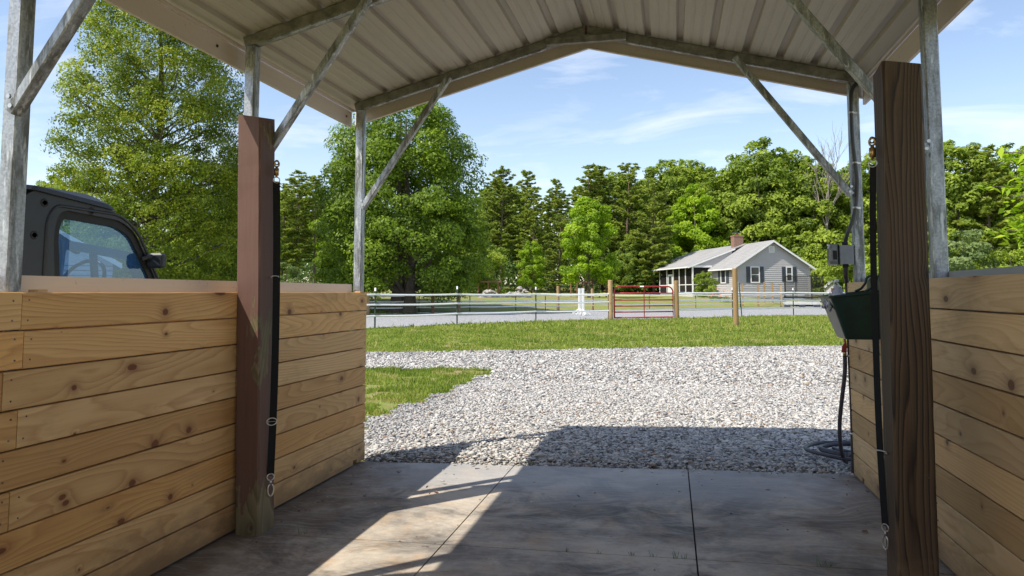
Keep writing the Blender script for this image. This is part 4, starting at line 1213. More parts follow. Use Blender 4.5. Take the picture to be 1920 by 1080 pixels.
MB().beam(M_ + Vector((0, 0, Zb)), M_ + Vector((0, 0, Zt)), 0.05, 0.02, gd).build('upright', REDG, gt)
MB().box(M_.x - .22, M_.x + .0, M_.y - .16, M_.y - .14, Zt - 0.03, Zt + 0.03).build('name_plate', WHITEV, gt)
for z in (0.4, 1.2):
    MB().tube([gd * 0.10 + Vector((0, 0, z)), A + Vector((0, 0, z))], 0.018, 6).build('hinge', BOLT, gt)
MB().tube([B_ + Vector((0, 0, 1.0)), (g1 - g0) - gd * 0.1 + Vector((0, 0, 0.9))], 0.012, 6).build('chain', BOLT, gt)
# the tall lone post on the lawn with stub rails
x, y = 2.37, 28.2
round_post('wooden_post', (0, 0, 0), 2.18, 0.10, None, loc=(x, y, 0), label='tall single round timber post standing on the lawn before the grey house', cat='post')
lt = thing('steel_stake', 'dark leaning steel stake just behind the tall lone timber post', 'stake', (3.45, 37.6, 0))
MB().beam((0, 0, 0), (-0.10, 0, 1.75), 0.05, 0.05, (0, 1, 0)).build('stake', TPOST, lt)
# jump standards
def jump(u, dep, label):
    x, y, _ = campt(u, dep)
    j = thing('jump_standard', label, 'jump stand', (x, y, tzf(x, y) + .012), 0.4, 'jump standards in the arena')
    MB().box(-0.06, 0.06, -0.06, 0.06, 0, 1.5).build('upright', WHITEP, j)
    for a in (0, math.pi / 2, math.pi, 1.5 * math.pi):
        MB().beam((0.06 * math.cos(a), 0.06 * math.sin(a), 0.30), (0.42 * math.cos(a), 0.42 * math.sin(a), 0.05), 0.07, 0.07).build('foot', WHITEP, j)
jump(1086, 41.5, 'left one of two white wooden jump standards left of the red gate')
jump(1092.5, 39.5, 'right one of two white wooden jump standards left of the red gate')

# ------------------------------------------------------------------ things along the wood edge
def at(u, dep):
    x, y, _ = campt(u, dep); return (x, y, tzf(x, y))
def rail_frame(name, u0, u1, dep, ztop, label, cat, npost, m=BROWNW, h=1.5):
    a, b = Vector(at(u0, dep)), Vector(at(u1, dep))
    z = max(a.z, b.z)
    t = thing(name, label, cat, tuple(a))
    d = b - a; d.z = 0
    for i in range(npost):
        q = d * (i / (npost - 1))
        MB().beam(q + Vector((0, 0, -0.2)), q + Vector((0, 0, h)), 0.1, 0.1, (0, 1, 0)).build('post', m, t)
    MB().beam(Vector((0, 0, h + 0.06)) - d.normalized() * .2, d + Vector((0, 0, h + 0.06)) + d.normalized() * .2, 0.12, 0.14).build('top_rail', m, t)
    return t
rail_frame('timber_rail', 1070, 1105, 66, 0, 'brown timber hitching rail left of the bright young tree trunk', 'rail', 4, h=1.35)
rail_frame('timber_rail', 1111, 1136, 64, 0, 'brown timber hitching rail just left of the left gate post', 'rail', 3, h=1.45)
rail_frame('lean_to', 897, 934, 66, 0, 'low brown-roofed lean-to frame under the trees behind the fence', 'shelter', 3, h=1.3)
def pile(u, dep, w, h, n, label, size):
    c = at(u, dep); r = random.Random(int(u))
    mb = MB()
    ico = [(1, 0, 0), (0, 1, 0), (-1, 0, 0), (0, -1, 0), (0, 0, 1), (0, 0, -1)]
    for i in range(n):
        q = r.uniform(-1, 1); zz_ = (1 - q * q) * h * r.uniform(0, 1)
        s = size * r.uniform(.6, 1.4)
        px, py = q * w / 2, r.uniform(-.6, .6)
        mb.add([(px + a * s * r.uniform(.7, 1.4), py + b * s, zz_ + c_ * s * .7 + r.uniform(-.05, .05)) for a, b, c_ in ico], [(0, 1, 4), (1, 2, 4), (2, 3, 4), (3, 0, 4), (1, 0, 5), (2, 1, 5), (3, 2, 5), (0, 3, 5)])
    o = mb.build('rubble_pile', GREYROCK, None, loc=c, rot=(0, 0, YAW), label=label, cat='rubble pile')
pile(919, 62, 1.6, 0.55, 60, 'grey rubble heap seen through the fence under the lean-to', 0.22)
pile(977, 66, 1.4, 0.9, 50, 'pinkish brushwood and rubble mound between the pine trunks', 0.2)
pile(965, 62, 2.8, 0.4, 80, 'long low grey stone heap at the edge of the meadow', 0.16)
# garden posts in front of the house gable
gp = thing('garden_fence', 'row of short tan posts with wire in front of the grey house gable', 'fence', at(1400, 62))
o0 = Vector(at(1400, 62))
prev = None
for u, dep in ((1391, 62), (1420, 62.5), (1432, 66), (1447, 66), (1463, 62.5)):
    q = Vector(at(u, dep)) - o0
    MB().beam(q + Vector((0, 0, -.1)), q + Vector((0, 0, 1.95)), 0.14, 0.14, (0, 1, 0)).build('post', FENCEPOST, gp)
    if prev is not None:
        for h in (0.5, 1.0, 1.5, 1.9):
            MB().tube([prev + Vector((0, 0, h)), q + Vector((0, 0, h))], 0.012, 4).build('wire', BOLT, gp)
    prev = q

# ------------------------------------------------------------------ grey house
HD = 70.0
hx, hy, _ = campt(1447.6, HD)
HZ = 0.8
house = thing('house', 'grey clapboard single storey house with brick chimney and screened porch', 'house', (hx, hy, HZ), YAW + math.atan2(0.14, 0.99))
# local axes: x = along the gable (right), y = away along the ridge, z up from ground
GW, RL = 3.85, 19.0
EZ, RZ = 3.10, 5.55      # wall top / ridge height above HZ
def lap(mbx, fn, z0, z1, step=0.19):
    z = z0
    while z < z1 - 0.01:
        t = min(z + step, z1)
        fn(mbx, z, t); z += step
mb = MB()
def gable_lap(mbx, z, t):
    def w(zz_): return GW if zz_ <= EZ else GW * max(0.0, (RZ - .1 - zz_) / (RZ - .1 - EZ))
    a, b = w(z), w(t)
    y0, y1 = -0.05, 0.0
    mbx.add([(-a, y0, z), (a, y0, z), (b, y1, t), (-b, y1, t), (-a, 0.004, z), (a, 0.004, z)], [(0, 1, 2, 3), (0, 4, 5, 1)])
lap(mb, gable_lap, 0.0, RZ - .1)
mb.add([(-GW, 0.01, 0), (GW, 0.01, 0), (GW, 0.01, EZ), (0, 0.01, RZ - .1), (-GW, 0.01, EZ)], [(0, 1, 2, 3, 4)])
mb.build('gable_siding', SIDEH, house)
mb = MB()
def side_lap(x, sgn, y0, y1):
    def f(mbx, z, t):
        mbx.add([(x + sgn * 0.045, y0, z), (x + sgn * 0.045, y1, z), (x, y1, t), (x, y0, t)], [(0, 1, 2, 3)])
    return f
lap(mb, side_lap(-GW, -1, 0.02, RL), 0.0, EZ)
lap(mb, side_lap(GW, 1, 0.02, RL), 0.0, EZ)
mb.add([(-GW, RL, 0), (GW, RL, 0), (GW, RL, EZ), (0, RL, RZ - .1), (-GW, RL, EZ)], [(0, 1, 2, 3, 4)])
mb.build('side_siding', SIDEH, house)
for sx in (-1, 1):
    MB().box(sx * GW - 0.07, sx * GW + 0.07, -0.065, 0.06, 0, EZ + .05).build('corner_board', WHITEP if sx < 0 else SIDEH, house)
# roof
OV = 0.42
sl = (RZ - EZ) / GW
def roof_side(sgn, w, zr_, zeave, y0, y1, name='roof'):
    mb = MB()
    n = 14; prof_top = []
    for i in range(n):
        f0, f1 = i / n, (i + 1) / n
        z0 = zr_ + (zeave - zr_) * f0; z1 = zr_ + (zeave - zr_) * f1
        prof_top += [(sgn * w * f0, z0 + 0.0), (sgn * w * f1, z1 + 0.018)]
    prof = prof_top + [(sgn * w, zeave - 0.05), (0, zr_ - 0.07)]
    return mb.prism(prof, 'y', y0, y1).build(name, SHING, house)
roof_side(-1, GW + OV, RZ + 0.05, EZ - sl * OV + .05, -0.45, RL + .3)
roof_side(1, GW + OV, RZ + 0.05, EZ - sl * OV + .05, -0.45, RL + .3)
for sgn in (-1, 1):
    e = GW + OV
    ez = EZ - sl * OV
    MB().prism([(0, RZ - 0.16), (0, RZ + 0.035), (sgn * e, ez + 0.035), (sgn * e, ez - 0.16)], 'y', -0.485, -0.452).build('rake_board', WHITEP, house)
    MB().box(min(sgn * e, sgn * (e + .1)), max(sgn * e, sgn * (e + .1)), -0.47, 5.2 if sgn < 0 else RL + .3, ez - 0.14, ez + 0.0).build('gutter', WHITEP, house)
    MB().prism([(sgn * (e), ez - 0.16), (sgn * (GW), EZ - 0.17), (sgn * GW, EZ - .05), (sgn * e, ez - .02)], 'y', -0.45, -0.02).build('soffit', WHITEP, house)
    MB().tube([(sgn * (e - .1), 0.0, ez - .15), (sgn * (GW + .08), -.02, ez - .45), (sgn * (GW + .08), -.02, 0.1)], 0.05, 6).build('downpipe', WHITEP if sgn < 0 else SIDEH, house)
# windows
def hwin(x0, x1, z0, z1, sh=0.40, y=-0.03, parent=house, shutters=(True, True)):
    w = MB().ring([(x0, z0), (x1, z0), (x1, z1), (x0, z1)], [(x0 + .1, z0 + .1), (x1 - .1, z0 + .1), (x1 - .1, z1 - .1), (x0 + .1, z1 - .1)], 'y', y - 0.04, y + 0.03).build('window', WHITEP, parent)
    for a, b in ((z0 + .1, (z0 + z1) / 2 - .03), ((z0 + z1) / 2 + .03, z1 - .1)):
        MB().box(x0 + .1, x1 - .1, y - 0.005, y + .01, a, b).build('pane', WINGL, w)
    MB().box(x0 + .1, x1 - .1, y - 0.02, y + .01, (z0 + z1) / 2 - .03, (z0 + z1) / 2 + .03).build('meeting_rail', WHITEP, w)
    for k, s in enumerate(shutters):
        if s:
            a, b = (x0 - sh - .02, x0 - .02) if k == 0 else (x1 + .02, x1 + sh + .02)
            q = MB().box(a, b, y - .03, y + .01, z0 + .02, z1 - .02)
            zq = z0 + .1
            while zq < z1 - .12:
                q.box(a + .05, b - .05, y - .045, y - .031, zq, zq + .04); zq += .09
            q.build('shutter', SHUT, parent)
hwin(-2.30, -1.34, 1.42, 3.02, y=-0.055)
hwin(1.40, 2.08, 1.56, 3.02, y=-0.055)
vt = MB().ring([(-.34, 4.38), (.26, 4.38), (.26, 5.02), (-.34, 5.02)], [(-.27, 4.45), (.19, 4.45), (.19, 4.95), (-.27, 4.95)], 'y', -0.09, -0.03).build('gable_vent', WHITEP, house)
for i in range(6):
    MB().box(-.27, .19, -0.075, -0.035, 4.46 + i * .082, 4.51 + i * .082).build('louvre', WHITEP, vt)
# side window: built facing -x
def side_win(y0, y1, z0, z1):
    x = -GW - 0.055
    w = MB().ring([(y0, z0), (y1, z0), (y1, z1), (y0, z1)], [(y0 + .12, z0 + .1), (y1 - .12, z0 + .1), (y1 - .12, z1 - .1), (y0 + .12, z1 - .1)], 'x', x - 0.05, x + 0.03).build('window', WHITEP, house)
    MB().box(x - .01, x + .01, y0 + .12, y1 - .12, z0 + .1, z1 - .1).build('pane', WINGL, w)
    for a, b in ((y0 - .62, y0 - .03), (y1 + .03, y1 + .62)):
        MB().box(x - .03, x + .01, a, b, z0 + .02, z1 - .02).build('shutter', SHUT, house)
side_win(1.9, 3.1, 1.40, 2.98)
# porch
PY0, PY1, PX = 5.35, 15.2, -(GW + 2.2)
pf = 0.42; pe = 3.28
MB().box(PX, -GW - 0.03, PY0, PY1, pf - 0.12, pf).build('porch_floor', WHITEP, house)
MB().box(PX + .06, PX + .12, PY0 + .05, PY1, -0.3, pf - 0.13).build('porch_skirt', CONCB, house)
MB().box(PX + .13, -GW - .03, PY0 + .05, PY0 + .10, -0.3, pf - 0.13).build('porch_skirt', CONCB, house)
ys_p = [PY0, 7.2, 9.0, 10.8, 12.8, PY1]
for i, y_ in enumerate(ys_p):
    MB().box(PX, PX + .14, y_ - .07, y_ + .07, pf, pe - .18).build('porch_post', WHITEP, house)
MB().box(-GW - .16, -GW - .03, PY0 - .06, PY0 + .06, pf, pe - .18).build('porch_post', WHITEP, house)
MB().box(PX - .02, PX + .16, PY0 - .08, PY1, pe - .18, pe + .02).build('porch_beam', WHITEP, house)
MB().box(PX + .17, -GW - .03, PY0 - .08, PY0 + .08, pe - .18, pe + .02).build('porch_beam', WHITEP, house)
for a, b in zip(ys_p[:-1], ys_p[1:]):
    door = abs(a - 10.8) < .1
    MB().box(PX + .05, PX + .06, a + .08, b - .08, pf + .02, pe - .19).build('screen', SCREEN, house)
    MB().box(PX + .02, PX + .12, a + .08, b - .08, pf + .85, pf + .93).build('rail', WHITEP, house)
    if door:
        dd = MB().box(PX + .03, PX + .08, a + .25, b - .25, pf + .02, pf + 2.1).build('porch_door', WHITEP, house)
        MB().box(PX + .02, PX + .029, a + .5, b - .5, pf + 1.0, pf + 1.9).build('pane', WINGL, dd)
    q = MB(); yy = a + .2
    while yy < b - .15 and a > 7:
        q.box(PX + .09, PX + .12, yy, yy + .05, pf + .1, pf + .85); yy += .16
    if a > 7: q.build('balusters', WHITEP, house)
MB().box(PX + .17, -GW - .18, PY0 - .005, PY0 + .005, pf + .02, pe - .19).build('screen', SCREEN, house)
MB().box(PX + .17, -GW - .18, PY0 - .05, PY0 + .05, pf + .85, pf + .93).build('rail', WHITEP, house)
# porch roof: longer, shallower slope off the ridge with closed cheek
n = 10
PE = GW + 2.2 + .45
pz_e = pe + .03 - 0.10
sl2 = (RZ + .10 - pz_e) / PE
mb = MB()
mb.prism([(0, RZ + .10)] + [(-PE * f, RZ + .10 - (RZ + .10 - pz_e) * f) for f in (.25, .5, .75, 1)] + [(-PE, pz_e - .08), (-.3, RZ - .12)], 'y', PY0 - .15, RL + .3)
mb.build('porch_roof', SHING, house)
MB().prism([(-1.3, RZ + .06 - 1.3 * sl2), (-PE, pz_e - .03), (-PE, pz_e - .20), (-1.3, RZ - .10 - 1.3 * sl2)], 'y', PY0 - .19, PY0 - .153).build('rake_board', WHITEP, house)
MB().prism([(-1.6, RZ - .1 - 1.6 * sl2), (-GW - 2.1, pz_e + .12), (-GW - 2.1, pe), (-GW + .0, pe), (-GW + .0, EZ + .1), (-1.6, RZ - .15 - 1.6 * sl)], 'y', PY0 - .04, PY0 + .02).build('porch_cheek', SIDEH, house)
MB().box(-PE - .09, -PE, PY0 - .15, RL + .3, pz_e - .16, pz_e - .03).build('gutter', WHITEP, house)
# chimney with separate bricks on the faces
ch = thing('x', 'x', 'x'); bpy.data.objects.remove(ch)
CX, CY = -0.55, 6.3
chm = MB().box(CX - .5, CX + .5, CY - .38, CY + .38, RZ - .6, RZ + .88).build('chimney', MORT, house)
bm_ = MB()
zz_ = RZ - .55; row = 0
while zz_ < RZ + .82:
    off = 0.11 if row % 2 else 0
    x_ = CX - .5 - off
    while x_ < CX + .5:
        a, b = max(x_, CX - .51), min(x_ + .205, CX + .51)
        if b - a > .03:
            bm_.box(a, b, CY - .395, CY - .375, zz_, zz_ + .058)
        x_ += .22
    y_ = CY - .38 - off
    while y_ < CY + .38:
        a, b = max(y_, CY - .374), min(y_ + .205, CY + .38)
        if b - a > .03:
            bm_.box(CX - .515, CX - .495, a, b, zz_, zz_ + .058); bm_.box(CX + .495, CX + .515, a, b, zz_, zz_ + .058)
        y_ += .22
    zz_ += .075; row += 1
bk = bm_.build('brick', BRICKM, chm); bk['kind'] = 'stuff'
MB().box(CX - .56, CX + .56, CY - .44, CY + .44, RZ + .88, RZ + 1.0).build('chimney_crown', BRICKM, chm)
MB().tube([(CX, CY, RZ + 1.0), (CX, CY, RZ + 1.22)], 0.17, 10).build('flue', simple('terracotta', (0.45, 0.16, 0.08), 0.8), chm)
MB().box(CX - .42, CX + .42, CY - .3, CY + .3, RZ + 1.30, RZ + 1.34).build('chimney_cap', SHUT, chm)

# trampoline with net at the house's right
tp = thing('trampoline', 'dark netted round trampoline standing at the right corner of the house', 'trampoline', at(1506, 66))
R_ = 1.75
for i in range(8):
    a = i * math.pi / 4 + .2
    MB().tube([(R_ * math.cos(a), R_ * math.sin(a), 0), (R_ * math.cos(a), R_ * math.sin(a), 2.75)], 0.03, 6).build('pole', RUBBER, tp)
MB().tube(torus_pts((0, 0, 2.75), (1, 0, 0), (0, 1, 0), R_, R_, 28), 0.02, 6, False).build('net_hoop', RUBBER, tp)
MB().tube(torus_pts((0, 0, .8), (1, 0, 0), (0, 1, 0), R_, R_, 28), 0.06, 6, False).build('bed_rim', RUBBER, tp)
nm_ = MB()
k_ = 32
nm_.add([(R_ * .98 * math.cos(i * 2 * math.pi / k_), R_ * .98 * math.sin(i * 2 * math.pi / k_), z) for z in (.8, 2.75) for i in range(k_)], [(i, (i + 1) % k_, k_ + (i + 1) % k_, k_ + i) for i in range(k_)])
m = NT('net'); t_ = m.n('BsdfTransparent', {'Color': (1, 1, 1)}); d_ = m.n('BsdfDiffuse', {'Color': (0.03, 0.03, 0.03)})
ms = m.n('MixShader', {0: 0.25}); m.t.links.new(t_.outputs[0], ms.inputs[1]); m.t.links.new(d_.outputs[0], ms.inputs[2]); m.t.links.new(ms.outputs[0], m.out.inputs[0])
nm_.build('net', m.m, tp)
MB().tube([(0, 0, .79), (0, 0, .81)], R_ * .95, 28).build('bed', RUBBER, tp)
# stacked striped poles beside it
sp = thing('pole_stack', 'low rack of white painted jump poles on the grass below the trampoline', 'pole rack', at(1502, 60), YAW + .1)
for i in range(7):
    MB().tube([(-1.55, -0.3 + i * .1, .30 + .07 * (i % 4)), (1.55, -0.3 + i * .1, .30 + .07 * (i % 4))], 0.022, 6).build('pole', WHITEP, sp)
for sx in (-1.3, 0, 1.3):
    MB().box(sx - .06, sx + .06, -.4, .45, 0, .30).build('rack', SHUT, sp)
# little playhouse and white hoop shed
ph = thing('playhouse', 'small white playhouse with grey pitched roof right of the house', 'playhouse', at(1561, 78), YAW - .3)
MB().prism([(-.7, 0), (.7, 0), (.7, 1.1), (0, 1.75), (-.7, 1.1)], 'y', 0, 1.8).build('walls', simple('pale_lilac', (0.6, 0.58, 0.62), 0.7), ph)
for sg in (-1, 1):
    MB().prism([(0, 1.78), (sg * .85, 0.99), (sg * .85, 1.06), (0, 1.86)], 'y', -.12, 1.95).build('roof', SHUT if 0 else SHING, ph)
    MB().prism([(0, 1.74), (sg * .85, 0.95), (sg * .85, 1.07), (0, 1.87)], 'y', -.16, -.122).build('rake_board', WHITEP, ph)
MB().box(-.25, .25, -.02, -.001, 0.1, .95).build('door', BROWNW, ph)
ws = thing('garden_shed', 'pale clapboard shed with white gable trim seen through the cab window of the black vehicle', 'shed', at(70, 26), math.radians(44))
MB().prism([(-2.4, 0), (2.4, 0), (2.4, 2.35), (0, 3.75), (-2.4, 2.35)], 'y', 0, 4.5).build('walls', simple('shed_pale_blue', (0.45, 0.50, 0.55), 0.7), ws)
for i in range(13):
    MB().box(-2.41, 2.41, -0.02, -0.002, .1 + i * .18, .12 + i * .18).build('siding_edge', SHUT, ws)
for sg in (-1, 1):
    MB().prism([(0, 3.78), (sg * 2.7, 2.21), (sg * 2.7, 2.36), (0, 3.93)], 'y', -.25, 4.7).build('roof', SHING, ws)
    MB().prism([(0, 3.74), (sg * 2.7, 2.17), (sg * 2.7, 2.37), (0, 3.94)], 'y', -.29, -.252).build('rake_board', WHITEP, ws)
hsd = thing('hoop_shed', 'white round-topped hoop shed half hidden by branches behind the house', 'shed', at(1208, 96), YAW)
pr = [(1.7 * math.cos(a), 1.2 + 1.55 * math.sin(a)) for a in [i * math.pi / 14 for i in range(15)]]
MB().prism([(1.7, 0)] + pr + [(-1.7, 0)], 'y', 0, 5).build('shell', simple('white_tarp', (0.72, 0.76, 0.80), 0.5), hsd)
MB().ring([(-.6, 0), (.6, 0), (.6, 1.9), (-.6, 1.9)], [(-.5, .02), (.5, .02), (.5, 1.8), (-.5, 1.8)], 'y', -.06, -.002).build('door_frame', BOXG, hsd)

# ------------------------------------------------------------------ foliage
def leafcards(P, N, size, r, aspect=0.55, droop=0.15, tint=None):
    n = len(P)
    N = N / (np.linalg.norm(N, axis=1)[:, None] + 1e-9)
    t = r.normal(0, 1, (n, 3)); t -= (t * N).sum(1)[:, None] * N
    t /= (np.linalg.norm(t, axis=1)[:, None] + 1e-9)
    b = np.cross(N, t)
    s = size[:, None] if np.ndim(size) else size
    V = np.stack([P - t * s * .5, P + b * s * aspect * .5 - N * s * .05, P + t * s * .5 - N * s * droop, P - b * s * aspect * .5 - N * s * .05], 1).reshape(-1, 3)
    F = np.arange(n * 4).reshape(n, 4)
    return V, F, np.repeat(tint, 4)

def rand_dir(r, n):
    v = r.normal(0, 1, (n, 3)); return v / np.linalg.norm(v, axis=1)[:, None]

def crown(r, env, z0, z1, n_leaf, n_cl, size, rc=(0.13, 0.24), flat=0.62, tint_by=0.5, squash=(1, 1), inner=0.35):
    """env(f) -> radius at relative height f; clumps sit over the envelope, leaves shell each clump"""
    H = z1 - z0
    f = r.uniform(0, 1, n_cl * 4)
    rad = env(f)
    keep = r.uniform(0, rad.max(), len(f)) < rad + 0.12 * rad.max()
    f, rad = f[keep][:n_cl], rad[keep][:n_cl]
    n_cl = len(f)
    a = r.uniform(0, 6.283, n_cl)
    rr = rad * (inner + (1 - inner) * r.uniform(0, 1, n_cl) ** 0.5)
    C = np.stack([rr * np.cos(a) * squash[0], rr * np.sin(a) * squash[1], z0 + f * H], 1)
    Rm = rad.max()
    cr_ = Rm * r.uniform(rc[0], rc[1], n_cl) * (0.75 + 0.5 * rad / Rm)
    w = cr_ ** 2; w /= w.sum()
    idx = r.choice(n_cl, n_leaf, p=w)
    d = rand_dir(r, n_leaf); d[:, 2] = np.where((d[:, 2] < -0.3) & (r.uniform(0, 1, n_leaf) < .6), -d[:, 2], d[:, 2])
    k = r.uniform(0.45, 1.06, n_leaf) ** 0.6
    P = C[idx] + d * (cr_[idx] * k)[:, None] * np.array([1, 1, flat])
    out = C[idx] - np.array([0, 0, (z0 + z1) / 2]); out /= np.linalg.norm(out, axis=1)[:, None] + 1e-6
    N = d * 0.8 + out * 0.5 + np.array([0, 0, 0.35]) + r.normal(0, 0.5, (n_leaf, 3))
    ct = r.uniform(-0.3, 0.3, n_cl)
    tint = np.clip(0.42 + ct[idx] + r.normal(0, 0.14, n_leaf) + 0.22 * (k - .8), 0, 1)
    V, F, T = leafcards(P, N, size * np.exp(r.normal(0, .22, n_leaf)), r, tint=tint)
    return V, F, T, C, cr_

def limb(mb, a, b, r0, r1, r, n=5, seg=4, wig=0.06):
    a, b = Vector(a), Vector(b)
    L_ = (b - a).length
    pts = []
    for i in range(seg + 1):
        t = i / seg
        p = a.lerp(b, t)
        if 0 < i < seg: p += Vector((r.uniform(-1, 1), r.uniform(-1, 1), r.uniform(-.3, 1))) * L_ * wig
        pts.append(p)
    mb.tube(pts, [r0 + (r1 - r0) * i / seg for i in range(seg + 1)], n, False)

def tree_meshes(name, seed, H, env, z0, n_leaf, n_cl, size, leafm, barkm, r_trunk, rc=(0.13, 0.24), flat=0.62, top=0.92, twin=False, nl=26, inner=0.35, squash=(1, 1)):
    r = np.random.default_rng(seed); pr_ = random.Random(seed)
    V, F, T, C, cr_ = crown(r, env, z0, H, n_leaf, n_cl, size, rc, flat, squash=squash, inner=inner)
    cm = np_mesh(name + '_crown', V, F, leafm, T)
    mb = MB()
    def trunk_at(z, o=(0, 0)):
        return Vector((o[0] + 0.12 * math.sin(z * .5 + seed), o[1] + 0.1 * math.cos(z * .4 + seed), z))
    stems = [(0, 0)] if not twin else [(-0.45, 0), (0.32, 0.05)]
    for o in stems:
        nseg = 10; ztop = H * top
        pts = [trunk_at(ztop * i / nseg, (o[0] * (1 - 0.6 * i / nseg), o[1])) for i in range(nseg + 1)]
        rs = [r_trunk * (1.45 if i == 0 else 1.08 if i == 1 else 1) * (1 - 0.93 * i / nseg) + 0.015 for i in range(nseg + 1)]
        pts[0].z = -0.3
        mb.tube(pts, rs, 9, False)
    order = np.argsort(-cr_)[:nl]
    for i in order:
        c = C[i]
        zb = max(z0 * .9, c[2] - (0.9 + 0.5 * math.hypot(c[0], c[1])) * 0.8)
        zb = min(zb, H * top * .95)
        rb = r_trunk * max(0.12, 0.42 * (1 - zb / H))
        limb(mb, trunk_at(zb), c, rb, 0.02, pr_)
    tm_me = bpy.data.meshes.new(name + '_trunk')
    tm_me.from_pydata(mb.v, [], mb.f); tm_me.update(); tm_me.materials.append(barkm)
    tm_me['fx'] = 1
    return cm, tm_me

def plant_tree(name, meshes, loc, label, cat='tree', scale=1.0, rz=0.0, group=None, sz=None):
    t = thing(name, label, cat, loc, rz, group)
    t.scale = (scale, scale, sz or scale)
    c = link('crown', meshes[0], t)
    k = link('trunk', meshes[1], t)
    return t

ell = lambda R, p=0.5, m=0.5: (lambda f: R * np.clip(1 - np.abs((f - m) / np.where(f > m, 1 - m, m)) ** 2.2, 0, 1) ** p)
# the tall poplar on the left
def env_pop(f): return 4.85 * np.interp(f, [0, .08, .3, .55, .75, .9, 1], [.80, .95, 1.0, .92, .72, .45, .12])
pm = tree_meshes('poplar', 21, 20.5, env_pop, 1.0, 170000, 950, 0.13, L_POP, BARK, 0.27, (0.07, 0.15), 0.8, inner=0.15, nl=90)
x, y, z = at(285, 38); plant_tree('poplar_tree', pm, (x, y, tzf(x, y)), 'tall airy light green poplar towering behind the black vehicle on the left')
# the big round tree
def env_round(f): return np.interp(f, [0, .06, .2, .42, .6, .71, .86, .95, 1], [3.6, 4.3, 4.7, 4.8, 4.5, 4.25, 3.5, 2.4, .9])
rm = tree_meshes('round', 31, 12.9, env_round, 1.3, 130000, 420, 0.165, L_DARK, BARK, 0.36, (0.10, 0.20), 0.72, twin=True, inner=0.3, nl=40)
x, y, z = at(757, 43); plant_tree('shade_tree', rm, (x, y, z), 'big round dark green shade tree with two trunks in the middle left')
def env_side(f): return 2.0 * np.interp(f, [0, .1, .4, .7, .9, 1], [.6, .9, 1, .8, .45, .1])
sm = tree_meshes('side', 35, 9.3, env_side, 0.6, 26000, 120, 0.17, L_DARK, BARK, 0.2, (0.18, 0.3), 0.6, inner=0.3)
x, y, z = at(652, 47); plant_tree('young_tree', sm, (x, y, z), 'lighter green tree at the left flank of the big round tree', scale=1.02)
# bright young trees
def env_br(f): return 2.5 * np.interp(f, [0, .1, .3, .5, .7, .9, 1], [.5, .95, .85, 1.0, .8, .5, .1])
bm1 = tree_meshes('bright', 41, 9.0, env_br, 1.0, 20000, 120, 0.21, L_BRIGHT, BARK, 0.12, (0.13, 0.24), 0.7, inner=0.25)
x, y, z = at(1105, 62); plant_tree('young_tree', bm1, (x, y, z), 'bright yellow-green young tree standing alone before the pines left of the gate', scale=0.99)
bm2 = tree_meshes('bright2', 42, 12.0, lambda f: 4.0 * np.interp(f, [0, .1, .35, .6, .85, 1], [.8, 1.0, .95, .75, .5, .15]), 0.8, 34000, 190, 0.25, L_BRIGHT, BARK, 0.2, (0.11, 0.21), 0.7, inner=0.3)
x, y, z = at(1303, 93); plant_tree('young_tree', bm2, (x, y, z), 'bright yellow-green tree rising directly behind the house roof', scale=1.18)
x, y, z = at(996, 72); plant_tree('young_tree', bm1, (x, y, z), 'slim bright sapling low between the pine trunks left of centre', scale=0.56, rz=2.0, sz=0.62)

